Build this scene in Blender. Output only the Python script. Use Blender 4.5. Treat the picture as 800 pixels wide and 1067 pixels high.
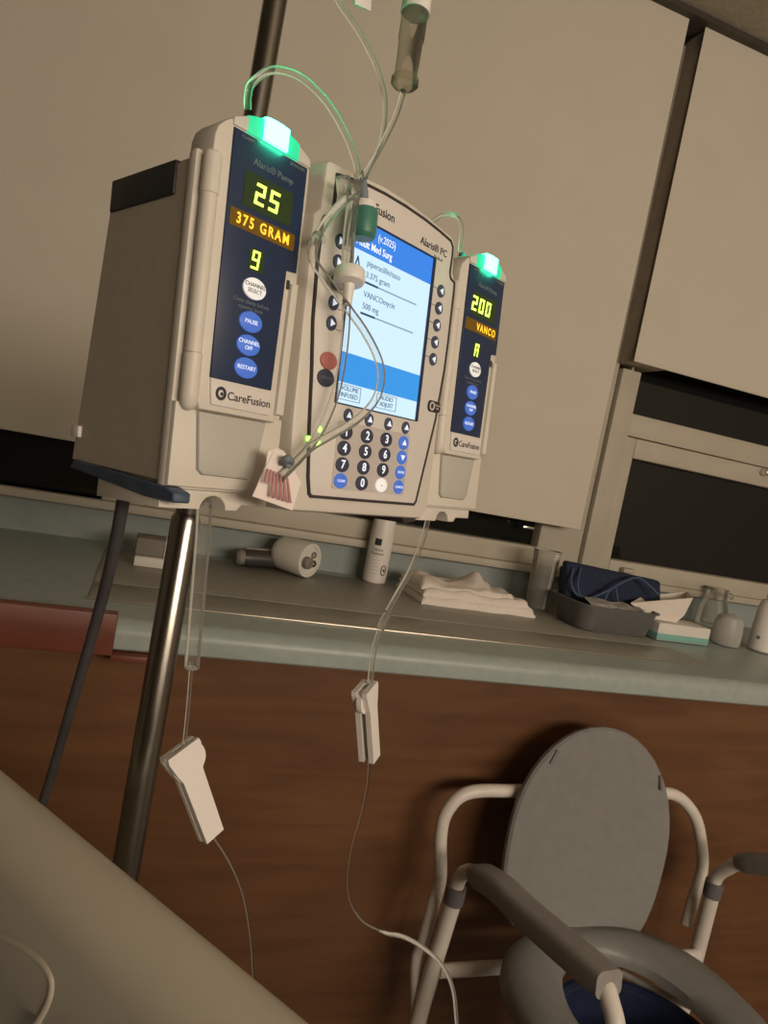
import bpy, bmesh, math, random
from mathutils import Vector, Matrix, noise as mnoise
random.seed(4)
R = math.radians
for o in list(bpy.data.objects):
    bpy.data.objects.remove(o, do_unlink=True)
S = bpy.context.scene
COL = S.collection
EYE = 1.26                       # eye height above the floor
F = 735.0                        # focal length in pixels of the 800 x 1067 frame
# ---------------------------------------------------------------- camera
# rows: camera right, camera down, camera forward (X along the window wall, Y to it, Z up)
CM = Matrix(((0.9333, -0.3050, 0.1893), (0.1555, -0.1318, -0.9790), (0.3236, 0.9432, -0.0756)))
cam = bpy.data.cameras.new('camera')
cam.sensor_fit = 'HORIZONTAL'; cam.sensor_width = 36.0; cam.lens = 36.0 * F / 800.0
cam.clip_start = 0.02; cam.clip_end = 60
cam.shift_y = 0.0
camo = bpy.data.objects.new('camera', cam); COL.objects.link(camo)
r_, d_, f_ = (Vector(v).normalized() for v in CM)
r_ = (r_ - f_ * r_.dot(f_)).normalized(); d_ = f_.cross(r_)
camo.matrix_world = Matrix(((r_.x, -d_.x, -f_.x, 0), (r_.y, -d_.y, -f_.y, 0), (r_.z, -d_.z, -f_.z, EYE), (0, 0, 0, 1)))
S.camera = camo
# ---------------------------------------------------------------- world, lamps, exposure
w = bpy.data.worlds.new('night'); S.world = w; w.use_nodes = True
w.node_tree.nodes['Background'].inputs[0].default_value = (0.02, 0.022, 0.03, 1)
w.node_tree.nodes['Background'].inputs[1].default_value = 0.25
S.view_settings.view_transform = 'Standard'; S.view_settings.look = 'None'
S.view_settings.gamma = 1.0; S.view_settings.use_curve_mapping = False
S.view_settings.exposure = 0.0
LAMP = Vector((1.15, -1.72, 1.68))
la = bpy.data.lights.new('lamp_light', 'AREA'); la.shape = 'RECTANGLE'; la.size = 1.8; la.size_y = 0.45
la.energy = 40; la.color = (1.0, 0.84, 0.68)
lo_ = bpy.data.objects.new('lamp_light', la); COL.objects.link(lo_)
lo_.location = LAMP + Vector((0, 0.09, 0)); lo_.rotation_euler = (R(90), 0, 0)   # shines along +Y

# ---------------------------------------------------------------- pixel helpers (photo frame 800 x 1067)
def ray(px, py):
    a, b = (px - 400) / F, (py - 533.5) / F
    return r_ * a + d_ * b + f_
def PY(px, py, Y):
    d = ray(px, py); p = d * (Y / d.y); return Vector((p.x, p.y, p.z + EYE))
def PZ(px, py, Z):
    d = ray(px, py); p = d * ((Z - EYE) / d.z); return Vector((p.x, p.y, p.z + EYE))
def PX(px, py, X):
    d = ray(px, py); p = d * (X / d.x); return Vector((p.x, p.y, p.z + EYE))
# pump frame: x along the fronts, y into the pump, z up the fronts
PB = [Vector((0.8455, 0.5334, 0.0237)), Vector((-0.5302, 0.8440, -0.0808)), Vector((-0.0631, 0.0558, 0.9964))]
PO = Vector((0.0282, 0.4416, 0.0105 + EYE))
PMAT = Matrix(((PB[0].x, PB[1].x, PB[2].x, PO.x), (PB[0].y, PB[1].y, PB[2].y, PO.y), (PB[0].z, PB[1].z, PB[2].z, PO.z), (0, 0, 0, 1)))
def PP(px, py, dep=0.0):
    """world point on the plane of the pump fronts (dep > 0: behind it)"""
    d = ray(px, py); o = PO - Vector((0, 0, EYE))
    t = (o.dot(PB[1]) + dep) / d.dot(PB[1]); p = d * t
    return Vector((p.x, p.y, p.z + EYE))
def PL(px, py, dep=0.0):
    v = PP(px, py, dep) - PO
    return (v.dot(PB[0]), v.dot(PB[2]))

# ---------------------------------------------------------------- materials
MATS = {}
def mat(name, col, rough=0.5, metal=0.0, var=0.0, scale=20.0, bump=0.0, emit=None, estr=0.0, trans=0.0, ior=1.45, spec=0.5, stretch=None, alpha=None):
    m = bpy.data.materials.new(name); m.use_nodes = True
    nt = m.node_tree; b = nt.nodes['Principled BSDF']
    b.inputs['Base Color'].default_value = (*col, 1); b.inputs['Roughness'].default_value = rough
    b.inputs['Metallic'].default_value = metal; b.inputs['IOR'].default_value = ior
    b.inputs['Specular IOR Level'].default_value = spec
    b.inputs['Transmission Weight'].default_value = trans
    if emit: b.inputs['Emission Color'].default_value = (*emit, 1); b.inputs['Emission Strength'].default_value = estr
    if var or bump:
        tc = nt.nodes.new('ShaderNodeTexCoord'); n = nt.nodes.new('ShaderNodeTexNoise')
        n.inputs['Scale'].default_value = scale; n.inputs['Detail'].default_value = 5
        src = tc.outputs['Object']
        if stretch:
            mp = nt.nodes.new('ShaderNodeMapping'); mp.inputs['Scale'].default_value = stretch
            nt.links.new(src, mp.inputs[0]); src = mp.outputs[0]
        nt.links.new(src, n.inputs['Vector'])
        if var:
            cr = nt.nodes.new('ShaderNodeValToRGB')
            cr.color_ramp.elements[0].position = 0.3; cr.color_ramp.elements[1].position = 0.7
            cr.color_ramp.elements[0].color = (*[c * (1 - var) for c in col], 1)
            cr.color_ramp.elements[1].color = (*[min(1, c * (1 + var)) for c in col], 1)
            nt.links.new(n.outputs['Fac'], cr.inputs[0]); nt.links.new(cr.outputs[0], b.inputs['Base Color'])
        if bump:
            bp = nt.nodes.new('ShaderNodeBump'); bp.inputs['Strength'].default_value = bump; bp.inputs['Distance'].default_value = 0.002
            nt.links.new(n.outputs['Fac'], bp.inputs['Height']); nt.links.new(bp.outputs[0], b.inputs['Normal'])
    MATS[name] = m
    return m
def clear(name, tint, body, rough=0.12, amount=0.25):
    """thin clear plastic: mostly see-through, stronger towards its edges, with highlights"""
    m = bpy.data.materials.new(name); m.use_nodes = True; nt = m.node_tree
    for n in list(nt.nodes):
        if n.type != 'OUTPUT_MATERIAL': nt.nodes.remove(n)
    out = [n for n in nt.nodes][0]
    tr = nt.nodes.new('ShaderNodeBsdfTransparent'); tr.inputs[0].default_value = (*tint, 1)
    b = nt.nodes.new('ShaderNodeBsdfPrincipled'); b.inputs['Base Color'].default_value = (*body, 1); b.inputs['Roughness'].default_value = rough
    fr = nt.nodes.new('ShaderNodeFresnel'); fr.inputs[0].default_value = 1.5
    ad = nt.nodes.new('ShaderNodeMath'); ad.operation = 'ADD'; ad.inputs[1].default_value = amount; ad.use_clamp = True
    mx = nt.nodes.new('ShaderNodeMixShader')
    nt.links.new(fr.outputs[0], ad.inputs[0]); nt.links.new(ad.outputs[0], mx.inputs[0])
    nt.links.new(tr.outputs[0], mx.inputs[1]); nt.links.new(b.outputs[0], mx.inputs[2]); nt.links.new(mx.outputs[0], out.inputs[0])
    MATS[name] = m
    return m

def wood(name, c0, c1, scale, rough, stretch):
    m = mat(name, c0, rough); nt = m.node_tree; b = nt.nodes['Principled BSDF']
    tc = nt.nodes.new('ShaderNodeTexCoord'); mp = nt.nodes.new('ShaderNodeMapping'); mp.inputs['Scale'].default_value = stretch
    n = nt.nodes.new('ShaderNodeTexNoise'); n.inputs['Scale'].default_value = scale; n.inputs['Detail'].default_value = 8; n.inputs['Distortion'].default_value = 0.6
    n2 = nt.nodes.new('ShaderNodeTexNoise'); n2.inputs['Scale'].default_value = 1.6; n2.inputs['Detail'].default_value = 3
    ad = nt.nodes.new('ShaderNodeMath'); ad.operation = 'MULTIPLY_ADD'; ad.inputs[1].default_value = 0.6
    sc = nt.nodes.new('ShaderNodeMath'); sc.operation = 'MULTIPLY'; sc.inputs[1].default_value = 0.4
    cr = nt.nodes.new('ShaderNodeValToRGB'); cr.color_ramp.elements[0].position = 0.36; cr.color_ramp.elements[1].position = 0.64
    cr.color_ramp.elements[0].color = (*c0, 1); cr.color_ramp.elements[1].color = (*c1, 1)
    nt.links.new(tc.outputs['Object'], mp.inputs[0]); nt.links.new(mp.outputs[0], n.inputs['Vector']); nt.links.new(tc.outputs['Object'], n2.inputs['Vector'])
    nt.links.new(n2.outputs['Fac'], sc.inputs[0]); nt.links.new(n.outputs['Fac'], ad.inputs[0]); nt.links.new(sc.outputs[0], ad.inputs[2])
    nt.links.new(ad.outputs[0], cr.inputs[0]); nt.links.new(cr.outputs[0], b.inputs['Base Color'])
    return m

M_SHADE = mat('shade_fabric', (0.60, 0.555, 0.47), 0.9, var=0.02, scale=6, bump=0.05)
M_CEIL = mat('ceiling_plaster', (0.36, 0.32, 0.25), 0.95, var=0.12, scale=90, bump=0.25)
M_WALL = mat('wall_paint', (0.30, 0.34, 0.33), 0.8, var=0.06, scale=25)
M_ROOM = mat('room_paint', (0.55, 0.50, 0.42), 0.9, var=0.03, scale=4)
M_FLOOR = mat('floor_vinyl', (0.22, 0.19, 0.16), 0.5, var=0.1, scale=30)
M_FRAME = mat('frame_paint', (0.48, 0.44, 0.36), 0.55, var=0.04, scale=14)
M_DARKRAIL = mat('dark_rail', (0.055, 0.045, 0.035), 0.6, var=0.15, scale=30)
M_MULLION_SHADOW = mat('shadowed_mullion', (0.40, 0.335, 0.26), 0.6, var=0.12, scale=30)  # mullion colour with the shadow of the gap painted in
M_PANE = mat('night_glass', (0.010, 0.011, 0.010), 0.06, spec=0.5)
M_LAM = mat('laminate', (0.33, 0.38, 0.36), 0.38, var=0.07, scale=60)
M_PLATE = mat('vent_plate', (0.30, 0.285, 0.245), 0.42, var=0.08, scale=40)
M_SEAM = mat('metal_seam', (0.55, 0.50, 0.42), 0.3, metal=0.9)
M_WOOD = wood('brown_panel', (0.105, 0.046, 0.020), (0.165, 0.077, 0.034), 7, 0.42, (0.6, 4, 5))
M_RED = wood('red_board', (0.135, 0.038, 0.022), (0.20, 0.060, 0.034), 9, 0.45, (0.6, 4, 5))
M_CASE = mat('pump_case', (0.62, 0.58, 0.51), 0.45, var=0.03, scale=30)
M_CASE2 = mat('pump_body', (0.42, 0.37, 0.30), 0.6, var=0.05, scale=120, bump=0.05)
M_PANEL = mat('panel_film', (0.66, 0.62, 0.58), 0.45, var=0.02, scale=30)
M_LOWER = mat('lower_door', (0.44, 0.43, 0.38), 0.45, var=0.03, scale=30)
M_KEYBED = mat('keypad_bed', (0.52, 0.48, 0.455), 0.5, var=0.03, scale=30)
M_GASKET = mat('gasket', (0.035, 0.03, 0.03), 0.6, var=0.1, scale=50)
M_NAVY = mat('navy_film', (0.018, 0.033, 0.082), 0.35, var=0.1, scale=20)
M_BLACK = mat('black_plastic', (0.02, 0.02, 0.02), 0.5, var=0.2, scale=60)
M_BLUEPL = mat('blue_plastic', (0.05, 0.075, 0.12), 0.5, var=0.25, scale=60)
M_WHITE = mat('white_plastic', (0.74, 0.70, 0.66), 0.4, var=0.02, scale=40)
M_CHROME = mat('chrome', (0.25, 0.235, 0.21), 0.24, metal=1.0, var=0.12, scale=60, stretch=(1, 1, 0.1))
M_CORD = mat('cord_rubber', (0.045, 0.042, 0.045), 0.6, var=0.2, scale=50)
M_TUBE = clear('clear_tube', (0.975, 0.975, 0.96), (0.62, 0.61, 0.58), 0.08, 0.0)
M_TUBE2 = clear('clear_tube_thick', (0.93, 0.93, 0.90), (0.62, 0.61, 0.58), 0.10, 0.06)
M_DRIP = clear('thin_clear_tube', (0.96, 0.95, 0.93), (0.26, 0.23, 0.20), 0.07, 0.0)
M_CHAMBER = clear('chamber_plastic', (0.88, 0.86, 0.80), (0.34, 0.32, 0.27), 0.12, 0.06)
M_CUP = clear('cup_plastic', (0.94, 0.94, 0.92), (0.66, 0.65, 0.61), 0.18, 0.12)
M_FROST = clear('frosted_plastic', (0.90, 0.90, 0.87), (0.58, 0.57, 0.53), 0.45, 0.55)
M_GREENCAP = mat('green_cap', (0.05, 0.18, 0.135), 0.4, var=0.08, scale=50)
M_LABEL = mat('paper_tag', (0.78, 0.70, 0.66), 0.7, var=0.03, scale=60)
M_PINK = mat('tag_print', (0.42, 0.20, 0.20), 0.8, var=0.1, scale=200)
M_INK = mat('dark_print', (0.03, 0.03, 0.035), 0.6, var=0.1, scale=60)
M_GREYINK = mat('grey_print', (0.16, 0.19, 0.22), 0.6, var=0.1, scale=60)
M_REDKEY = mat('red_key', (0.45, 0.15, 0.13), 0.45, var=0.05, scale=60)
M_DARKKEY = mat('dark_key', (0.045, 0.05, 0.085), 0.4, var=0.1, scale=60)
M_SOFTKEY = mat('soft_key', (0.06, 0.075, 0.13), 0.4, var=0.1, scale=60)
M_BLUEKEY = mat('blue_key', (0.05, 0.12, 0.42), 0.4, var=0.04, scale=60, emit=(0.07, 0.19, 0.75), estr=0.42)
M_WHITEKEY = mat('white_key', (0.75, 0.75, 0.75), 0.4, var=0.02, scale=60, emit=(0.9, 0.9, 0.9), estr=0.35)
M_LITTEXT = mat('lit_lettering', (0.7, 0.75, 0.85), 0.5, emit=(0.8, 0.88, 1.0), estr=0.55)
M_SCREEN = mat('screen_white', (0.05, 0.05, 0.06), 0.25, emit=(0.60, 0.83, 1.0), estr=1.05)
M_SCRBLUE = mat('screen_blue', (0.02, 0.05, 0.1), 0.25, emit=(0.035, 0.25, 0.90), estr=0.85)
M_SCRBLUE2 = mat('screen_band', (0.02, 0.05, 0.1), 0.25, emit=(0.03, 0.34, 0.90), estr=0.85)
M_SCRINK = mat('screen_ink', (0.01, 0.01, 0.02), 0.3, emit=(0.05, 0.10, 0.18), estr=0.6)
M_SCRGREY2 = mat('screen_text', (0.02, 0.02, 0.03), 0.3, emit=(0.13, 0.22, 0.32), estr=0.7)
M_SCRGREY = mat('screen_grey', (0.03, 0.03, 0.04), 0.3, emit=(0.28, 0.42, 0.55), estr=0.8)
M_GREENLED = mat('green_led', (0.1, 0.3, 0.05), 0.4, emit=(0.72, 1.0, 0.10), estr=2.6)
M_AMBERLED = mat('amber_led', (0.3, 0.2, 0.02), 0.4, emit=(1.0, 0.50, 0.03), estr=1.5)
M_AMBERDIM = mat('amber_bed', (0.05, 0.03, 0.005), 0.4, emit=(0.30, 0.13, 0.0), estr=0.35)
M_DISPBED = mat('display_bed', (0.02, 0.03, 0.02), 0.3, emit=(0.06, 0.13, 0.0), estr=0.14)
M_LIGHTBAR = mat('light_lens', (0.3, 0.8, 0.55), 0.4, emit=(0.020, 1.0, 0.38), estr=30.0)
M_LIGHTCAP = mat('light_cap', (0.60, 0.60, 0.53), 0.4, var=0.02, scale=40)
M_LIGHTGUIDE = mat('light_guide', (0.03, 0.22, 0.12), 0.4, emit=(0.008, 0.55, 0.24), estr=1.2)
M_PWRLED_GLINT = mat('power_led_and_glint', (0.1, 0.5, 0.05), 0.4, emit=(0.35, 1.0, 0.12), estr=3.0)  # for the real power light and its imitated glints in the tubing
M_BED = mat('bed_plastic', (0.50, 0.455, 0.36), 0.42, var=0.04, scale=9, bump=0.04)
M_MATTRESS = mat('mattress_cover', (0.30, 0.33, 0.38), 0.7, var=0.06, scale=20)
M_SHEET = mat('bed_metal', (0.30, 0.29, 0.27), 0.5, metal=0.5, var=0.06, scale=20)
M_COMTUBE = mat('white_tube_paint', (0.70, 0.655, 0.60), 0.38, var=0.04, scale=40)
M_COMGREY = mat('grey_moulding', (0.215, 0.213, 0.205), 0.42, var=0.05, scale=50)
M_COMPAD = mat('grey_pad', (0.26, 0.245, 0.235), 0.5, var=0.06, scale=60)
M_COLLAR = mat('grey_collar', (0.15, 0.14, 0.145), 0.45, var=0.08, scale=60)
M_BUCKET = mat('blue_pail', (0.018, 0.026, 0.060), 0.35, var=0.1, scale=30)
M_RUBBER = mat('rubber', (0.12, 0.115, 0.11), 0.8, var=0.1, scale=60)
M_TOWEL = mat('towel_cotton', (0.78, 0.72, 0.66), 0.95, var=0.05, scale=220, bump=0.5)
M_BASIN = mat('basin_plastic', (0.115, 0.115, 0.11), 0.5, var=0.06, scale=50)
M_NAVYCLOTH = mat('navy_nylon', (0.014, 0.022, 0.055), 0.85, var=0.25, scale=160, bump=0.3)
M_BLUECORD = mat('blue_cord', (0.045, 0.075, 0.15), 0.55, var=0.1, scale=60)
M_PAPER = mat('white_paper', (0.72, 0.66, 0.60), 0.8, var=0.03, scale=60)
M_FILM = mat('crumpled_film', (0.66, 0.64, 0.60), 0.5, var=0.12, scale=90, bump=0.3)
M_TEAL = mat('teal_print', (0.20, 0.42, 0.37), 0.6, var=0.05, scale=50)
M_BOXW = mat('box_white', (0.68, 0.66, 0.60), 0.6, var=0.03, scale=50)
M_BOXGREY = mat('box_grey', (0.22, 0.20, 0.17), 0.6, var=0.05, scale=50)
M_DEVDARK = mat('device_dark', (0.05, 0.048, 0.045), 0.4, var=0.1, scale=50)
M_LAMPGLOW = mat('lamp_diffuser', (0.8, 0.75, 0.65), 0.5, emit=(1.0, 0.8, 0.56), estr=3.0)
M_STEEL = mat('brushed_steel', (0.7, 0.68, 0.64), 0.25, metal=1.0, var=0.05, scale=40)

# ---------------------------------------------------------------- mesh helpers
def tag(o, label=None, cat=None, group=None, kind=None):
    if label: o['label'] = label
    if cat: o['category'] = cat
    if group: o['group'] = group
    if kind: o['kind'] = kind
    return o
def empty(name, mw, label, cat, group=None):
    o = bpy.data.objects.new(name, None); COL.objects.link(o)
    o.matrix_world = mw if isinstance(mw, Matrix) else Matrix.Translation(Vector(mw))
    o.empty_display_size = 0.02
    WM[o.name] = o.matrix_world.copy()
    return tag(o, label, cat, group)
WM = {}
def obj(name, bm, m, parent=None, world=True, smooth=40):
    """bm in world coordinates (world=True) or already in the parent's frame"""
    if world and parent is not None:
        bmesh.ops.transform(bm, matrix=WM[parent.name].inverted(), verts=bm.verts)
    bmesh.ops.recalc_face_normals(bm, faces=bm.faces)
    me = bpy.data.meshes.new(name); bm.to_mesh(me); bm.free()
    me.materials.append(m)
    if smooth:
        me.polygons.foreach_set('use_smooth', [True] * len(me.polygons))
        me.set_sharp_from_angle(angle=R(smooth))
    o = bpy.data.objects.new(name, me); COL.objects.link(o)
    if parent is not None:
        o.parent = parent; WM[o.name] = WM[parent.name]
    else:
        WM[o.name] = Matrix.Identity(4)
    return o
def top(name, bm, m, base, label, cat, group=None, smooth=40):
    """a thing that is one mesh, origin at base"""
    base = Vector(base)
    bmesh.ops.translate(bm, vec=-base, verts=bm.verts)
    o = obj(name, bm, m, None, True, smooth); o.location = base
    WM[o.name] = Matrix.Translation(base)
    return tag(o, label, cat, group)
def struct(name, bm, m, parent=None, smooth=30):
    o = obj(name, bm, m, parent, True, smooth)
    if parent is None: o['kind'] = 'structure'
    return o
def add_box(bm, x0, x1, y0, y1, z0, z1, bev=0.0, seg=2):
    b = bmesh.new()
    vs = [b.verts.new((x, y, z)) for x in (x0, x1) for y in (y0, y1) for z in (z0, z1)]
    for q in ((0, 1, 3, 2), (4, 6, 7, 5), (0, 4, 5, 1), (2, 3, 7, 6), (0, 2, 6, 4), (1, 5, 7, 3)):
        b.faces.new([vs[i] for i in q])
    bmesh.ops.recalc_face_normals(b, faces=b.faces)
    if bev: bmesh.ops.bevel(b, geom=b.edges[:], offset=bev, segments=seg, affect='EDGES', profile=0.5)
    merge(bm, b); return bm
def merge(bm, b):
    me = bpy.data.meshes.new('tmp'); b.to_mesh(me); b.free(); bm.from_mesh(me); bpy.data.meshes.remove(me)
def box(*a, **k): return add_box(bmesh.new(), *a, **k)
def add_prism(bm, pts, y0, y1, bev=0.0, seg=2, front_only=False):
    """polygon in x-z, extruded along y"""
    b = bmesh.new()
    v0 = [b.verts.new((x, y0, z)) for x, z in pts]; v1 = [b.verts.new((x, y1, z)) for x, z in pts]
    n = len(pts); fa = b.faces.new(v0); b.faces.new(v1[::-1])
    for i in range(n): b.faces.new((v0[i], v1[i], v1[(i + 1) % n], v0[(i + 1) % n]))
    bmesh.ops.recalc_face_normals(b, faces=b.faces)
    if bev:
        ed = [e for e in b.edges if all(abs(v.co.y - y0) < 1e-9 for v in e.verts) or (not front_only and all(abs(v.co.y - y1) < 1e-9 for v in e.verts))]
        bmesh.ops.bevel(b, geom=ed, offset=bev, segments=seg, affect='EDGES', profile=0.5)
    merge(bm, b); return bm
def prism(*a, **k): return add_prism(bmesh.new(), *a, **k)
def ring(pts_o, pts_i, y0, y1):
    b = bmesh.new(); n = len(pts_o)
    L = [[b.verts.new((x, y, z)) for x, z in p] for p in (pts_o, pts_i) for y in (y0, y1)]
    for i in range(n):
        j = (i + 1) % n
        b.faces.new((L[0][i], L[0][j], L[2][j], L[2][i])); b.faces.new((L[1][i], L[3][i], L[3][j], L[1][j]))
        b.faces.new((L[0][i], L[1][i], L[1][j], L[0][j])); b.faces.new((L[2][i], L[2][j], L[3][j], L[3][i]))
    return b
def offset(pts, d):
    """offset a closed x-z outline outward (d > 0) for either winding"""
    n = len(pts); A = sum(pts[i][0] * pts[(i + 1) % n][1] - pts[(i + 1) % n][0] * pts[i][1] for i in range(n))
    s = 1 if A > 0 else -1; out = []
    for i in range(n):
        p, q, r2 = Vector(pts[i - 1]), Vector(pts[i]), Vector(pts[(i + 1) % n])
        a = (q - p).normalized(); b = (r2 - q).normalized()
        na = Vector((a.y, -a.x)) * s; nb = Vector((b.y, -b.x)) * s
        m = (na + nb); m = m / max(0.35, m.dot(na)) if m.length > 1e-6 else na
        out.append(tuple(q + m * d))
    return out
def rrect(x0, x1, z0, z1, r, n=5):
    out = []
    for cx, cz, a0 in ((x1 - r, z1 - r, 0), (x0 + r, z1 - r, 90), (x0 + r, z0 + r, 180), (x1 - r, z0 + r, 270)):
        for i in range(n + 1):
            a = R(a0 + 90 * i / n); out.append((cx + r * math.cos(a), cz + r * math.sin(a)))
    return out
def oval(cx, cz, a, b, n=28):
    return [(cx + a * math.cos(2 * math.pi * i / n), cz + b * math.sin(2 * math.pi * i / n)) for i in range(n)]
def catmull(pts, n=8):
    P = [Vector(p) for p in pts]; P = [P[0] * 2 - P[1]] + P + [P[-1] * 2 - P[-2]]; out = []
    for i in range(1, len(P) - 2):
        for k in range(n):
            t = k / n; a, b, c, d = P[i - 1], P[i], P[i + 1], P[i + 2]
            out.append(0.5 * ((2 * b) + (c - a) * t + (2 * a - 5 * b + 4 * c - d) * t * t + (3 * b - a - 3 * c + d) * t ** 3))
    out.append(P[-2]); return out
def add_tube(bm, path, rad, seg=12, smooth=8, cap=True):
    P = catmull(path, smooth) if smooth else [Vector(p) for p in path]
    n = len(P); rads = rad if isinstance(rad, (list, tuple)) else None
    T = [(P[min(i + 1, n - 1)] - P[max(i - 1, 0)]).normalized() for i in range(n)]
    nrm = T[0].orthogonal().normalized(); rings = []
    for i in range(n):
        nrm = (nrm - T[i] * nrm.dot(T[i])).normalized(); bi = T[i].cross(nrm)
        if rads:
            t = i / (n - 1) * (len(rads) - 1); k = min(int(t), len(rads) - 2); r0 = rads[k] + (rads[k + 1] - rads[k]) * (t - k)
        else: r0 = rad
        rings.append([bm.verts.new(P[i] + (nrm * math.cos(2 * math.pi * j / seg) + bi * math.sin(2 * math.pi * j / seg)) * r0) for j in range(seg)])
    for i in range(n - 1):
        for j in range(seg):
            bm.faces.new((rings[i][j], rings[i][(j + 1) % seg], rings[i + 1][(j + 1) % seg], rings[i + 1][j]))
    if cap: bm.faces.new(rings[0][::-1]); bm.faces.new(rings[-1])
    return bm
def tube(*a, **k): return add_tube(bmesh.new(), *a, **k)
def add_lathe(bm, prof, base, axis=(0, 0, 1), seg=32):
    """profile of (radius, height) spun about axis through base"""
    ax = Vector(axis).normalized(); n1 = ax.orthogonal().normalized(); n2 = ax.cross(n1); base = Vector(base); rings = []
    for r0, h in prof:
        if r0 < 1e-6: rings.append([bm.verts.new(base + ax * h)])
        else: rings.append([bm.verts.new(base + ax * h + (n1 * math.cos(2 * math.pi * j / seg) + n2 * math.sin(2 * math.pi * j / seg)) * r0) for j in range(seg)])
    for a, b in zip(rings, rings[1:]):
        for j in range(seg):
            k = (j + 1) % seg
            if len(a) == 1 and len(b) == 1: continue
            if len(a) == 1: bm.faces.new((a[0], b[j], b[k]))
            elif len(b) == 1: bm.faces.new((a[j], a[k], b[0]))
            else: bm.faces.new((a[j], a[k], b[k], b[j]))
    return bm
def lathe(*a, **k): return add_lathe(bmesh.new(), *a, **k)
def text_bm(s, size, x, z, y, align='CENTER', width=1.0, bold=0.0, space=1.0):
    """flat lettering in the x-z plane facing -y, centred on z"""
    cu = bpy.data.curves.new('t', 'FONT'); cu.body = s; cu.size = size; cu.align_x = align; cu.align_y = 'CENTER'
    cu.resolution_u = 3; cu.extrude = 0.0001; cu.offset = bold * size; cu.space_character = space
    o = bpy.data.objects.new('t', cu); COL.objects.link(o)
    dg = bpy.context.evaluated_depsgraph_get(); me = bpy.data.meshes.new_from_object(o.evaluated_get(dg))
    bm = bmesh.new(); bm.from_mesh(me)
    bpy.data.objects.remove(o); bpy.data.curves.remove(cu); bpy.data.meshes.remove(me)
    for v in bm.verts: v.co = Vector((x + v.co.x * width, y - v.co.z, z + v.co.y))
    return bm
SEG = {'0': 'abcdef', '2': 'abged', '5': 'afgcd', '7': 'abc', '9': 'abcdfg', 'A': 'abcefg', '3': 'abgcd', '4': 'fgbc'}
def seg_bm(s, x, z, y, wd, ht, gap, th):
    """seven-segment figures; x is the left edge, z the centre"""
    bm = bmesh.new(); h = ht / 2
    for ch in s:
        B = dict(a=(0, wd, h - th, h), d=(0, wd, -h, -h + th), g=(0, wd, -th / 2, th / 2), f=(0, th, 0, h), b=(wd - th, wd, 0, h), e=(0, th, -h, 0), c=(wd - th, wd, -h, 0))
        for k in SEG[ch]:
            a0, a1, b0, b1 = B[k]; sh = 0.10
            pts = [(x + a0 + sh * b0, z + b0), (x + a1 + sh * b0, z + b0), (x + a1 + sh * b1, z + b1), (x + a0 + sh * b1, z + b1)]
            add_prism(bm, pts, y - 0.0003, y)
        x += wd + gap
    return bm

# ================================================================ THE ROOM
YW = 1.66            # window wall
YS = 1.565           # shades
ZC = EYE - 0.30      # worktop
YN = 1.045           # worktop nosing
XL, XR, YB = -2.6, 3.0, -1.9
rail = PY(742, 31, YS)                # underside of the dark rail at the ceiling
ZR = rail.z
ZCEIL = ZR + 0.014
struct('floor', box(XL, XR, YB, YW + 0.1, -0.05, 0), M_FLOOR)
struct('ceiling', box(XL, XR, YB, YW + 0.1, ZCEIL, ZCEIL + 0.08), M_CEIL)
struct('wall_left', box(XL - 0.1, XL, YB, YW + 0.1, 0, ZCEIL), M_ROOM)
struct('wall_right', box(XR, XR + 0.1, YB, YW + 0.1, 0, ZCEIL), M_ROOM)
struct('wall_rear', box(XL, XR, YB - 0.1, YB, 0, ZCEIL), M_ROOM)
zl0 = PY(380, 571.5, 1.62).z; zl1 = zl0 + 0.020          # window ledge
struct('wall_window', box(XL, XR, YW, YW + 0.1, 0, zl0 + 0.005), M_WALL)
struct('trim_1', box(XL, XR, 1.62, YW + 0.1, zl0, zl1, 0.004), M_FRAME)   # ledge under the windows
tr2 = struct('trim_2', box(XL, XR, YS - 0.02, YS + 0.03, ZR, ZCEIL), M_DARKRAIL)   # rail the shades hang from
# mullion between the shades
YF = 1.64
mx0 = PY(607, 575, YF).x; mx1 = PY(622, 575, YF).x
zrsh = PY(730, 395.8, YS).z           # hem of the right shade
struct('trim_3', box(mx0 - 0.010, mx1 + 0.004, YF - 0.02, YW + 0.08, zl1, zrsh - 0.01, 0.003), M_FRAME)
struct('trim_4', box(mx0 - 0.02, mx1 + 0.045, YS + 0.014, YW + 0.08, zrsh + 0.002, ZR, 0.003), M_MULLION_SHADOW)  # upper mullion, colour darkened to paint in the shadow between the roller shades
def rect_frame(x0, x1, z0, z1, wl, wr, wb, wt, y0, y1, bev=0.004):
    bm = bmesh.new()
    add_box(bm, x0, x0 + wl, y0, y1, z0, z1, bev); add_box(bm, x1 - wr, x1, y0, y1, z0, z1, bev)
    add_box(bm, x0 + wl, x1 - wr, y0, y1, z0, z0 + wb, bev); add_box(bm, x0 + wl, x1 - wr, y0, y1, z1 - wt, z1, bev)
    return bm
def window(name, x0, x1, z0, z1, wl, wr, wb, wt, y0, y1):
    o = struct(name, rect_frame(x0, x1, z0, z1, wl, wr, wb, wt, y0, y1), M_FRAME)
    obj('pane', box(x0 + wl - 0.004, x1 - wr + 0.004, (y0 + y1) / 2, (y0 + y1) / 2 + 0.006, z0 + wb - 0.004, z1 - wt + 0.004), M_PANE, o, smooth=0)
    return o
ztop = ZR - 0.01
# left (fixed) window
p = PY(106, 520, YF + 0.02)
window('window_1', XL, p.x + 0.04, zl1, ztop, 0.05, 0.04, PY(50, 514, YF + 0.03).z - zl1 + 0.004, 0.05, YF - 0.005, YW + 0.05)
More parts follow.
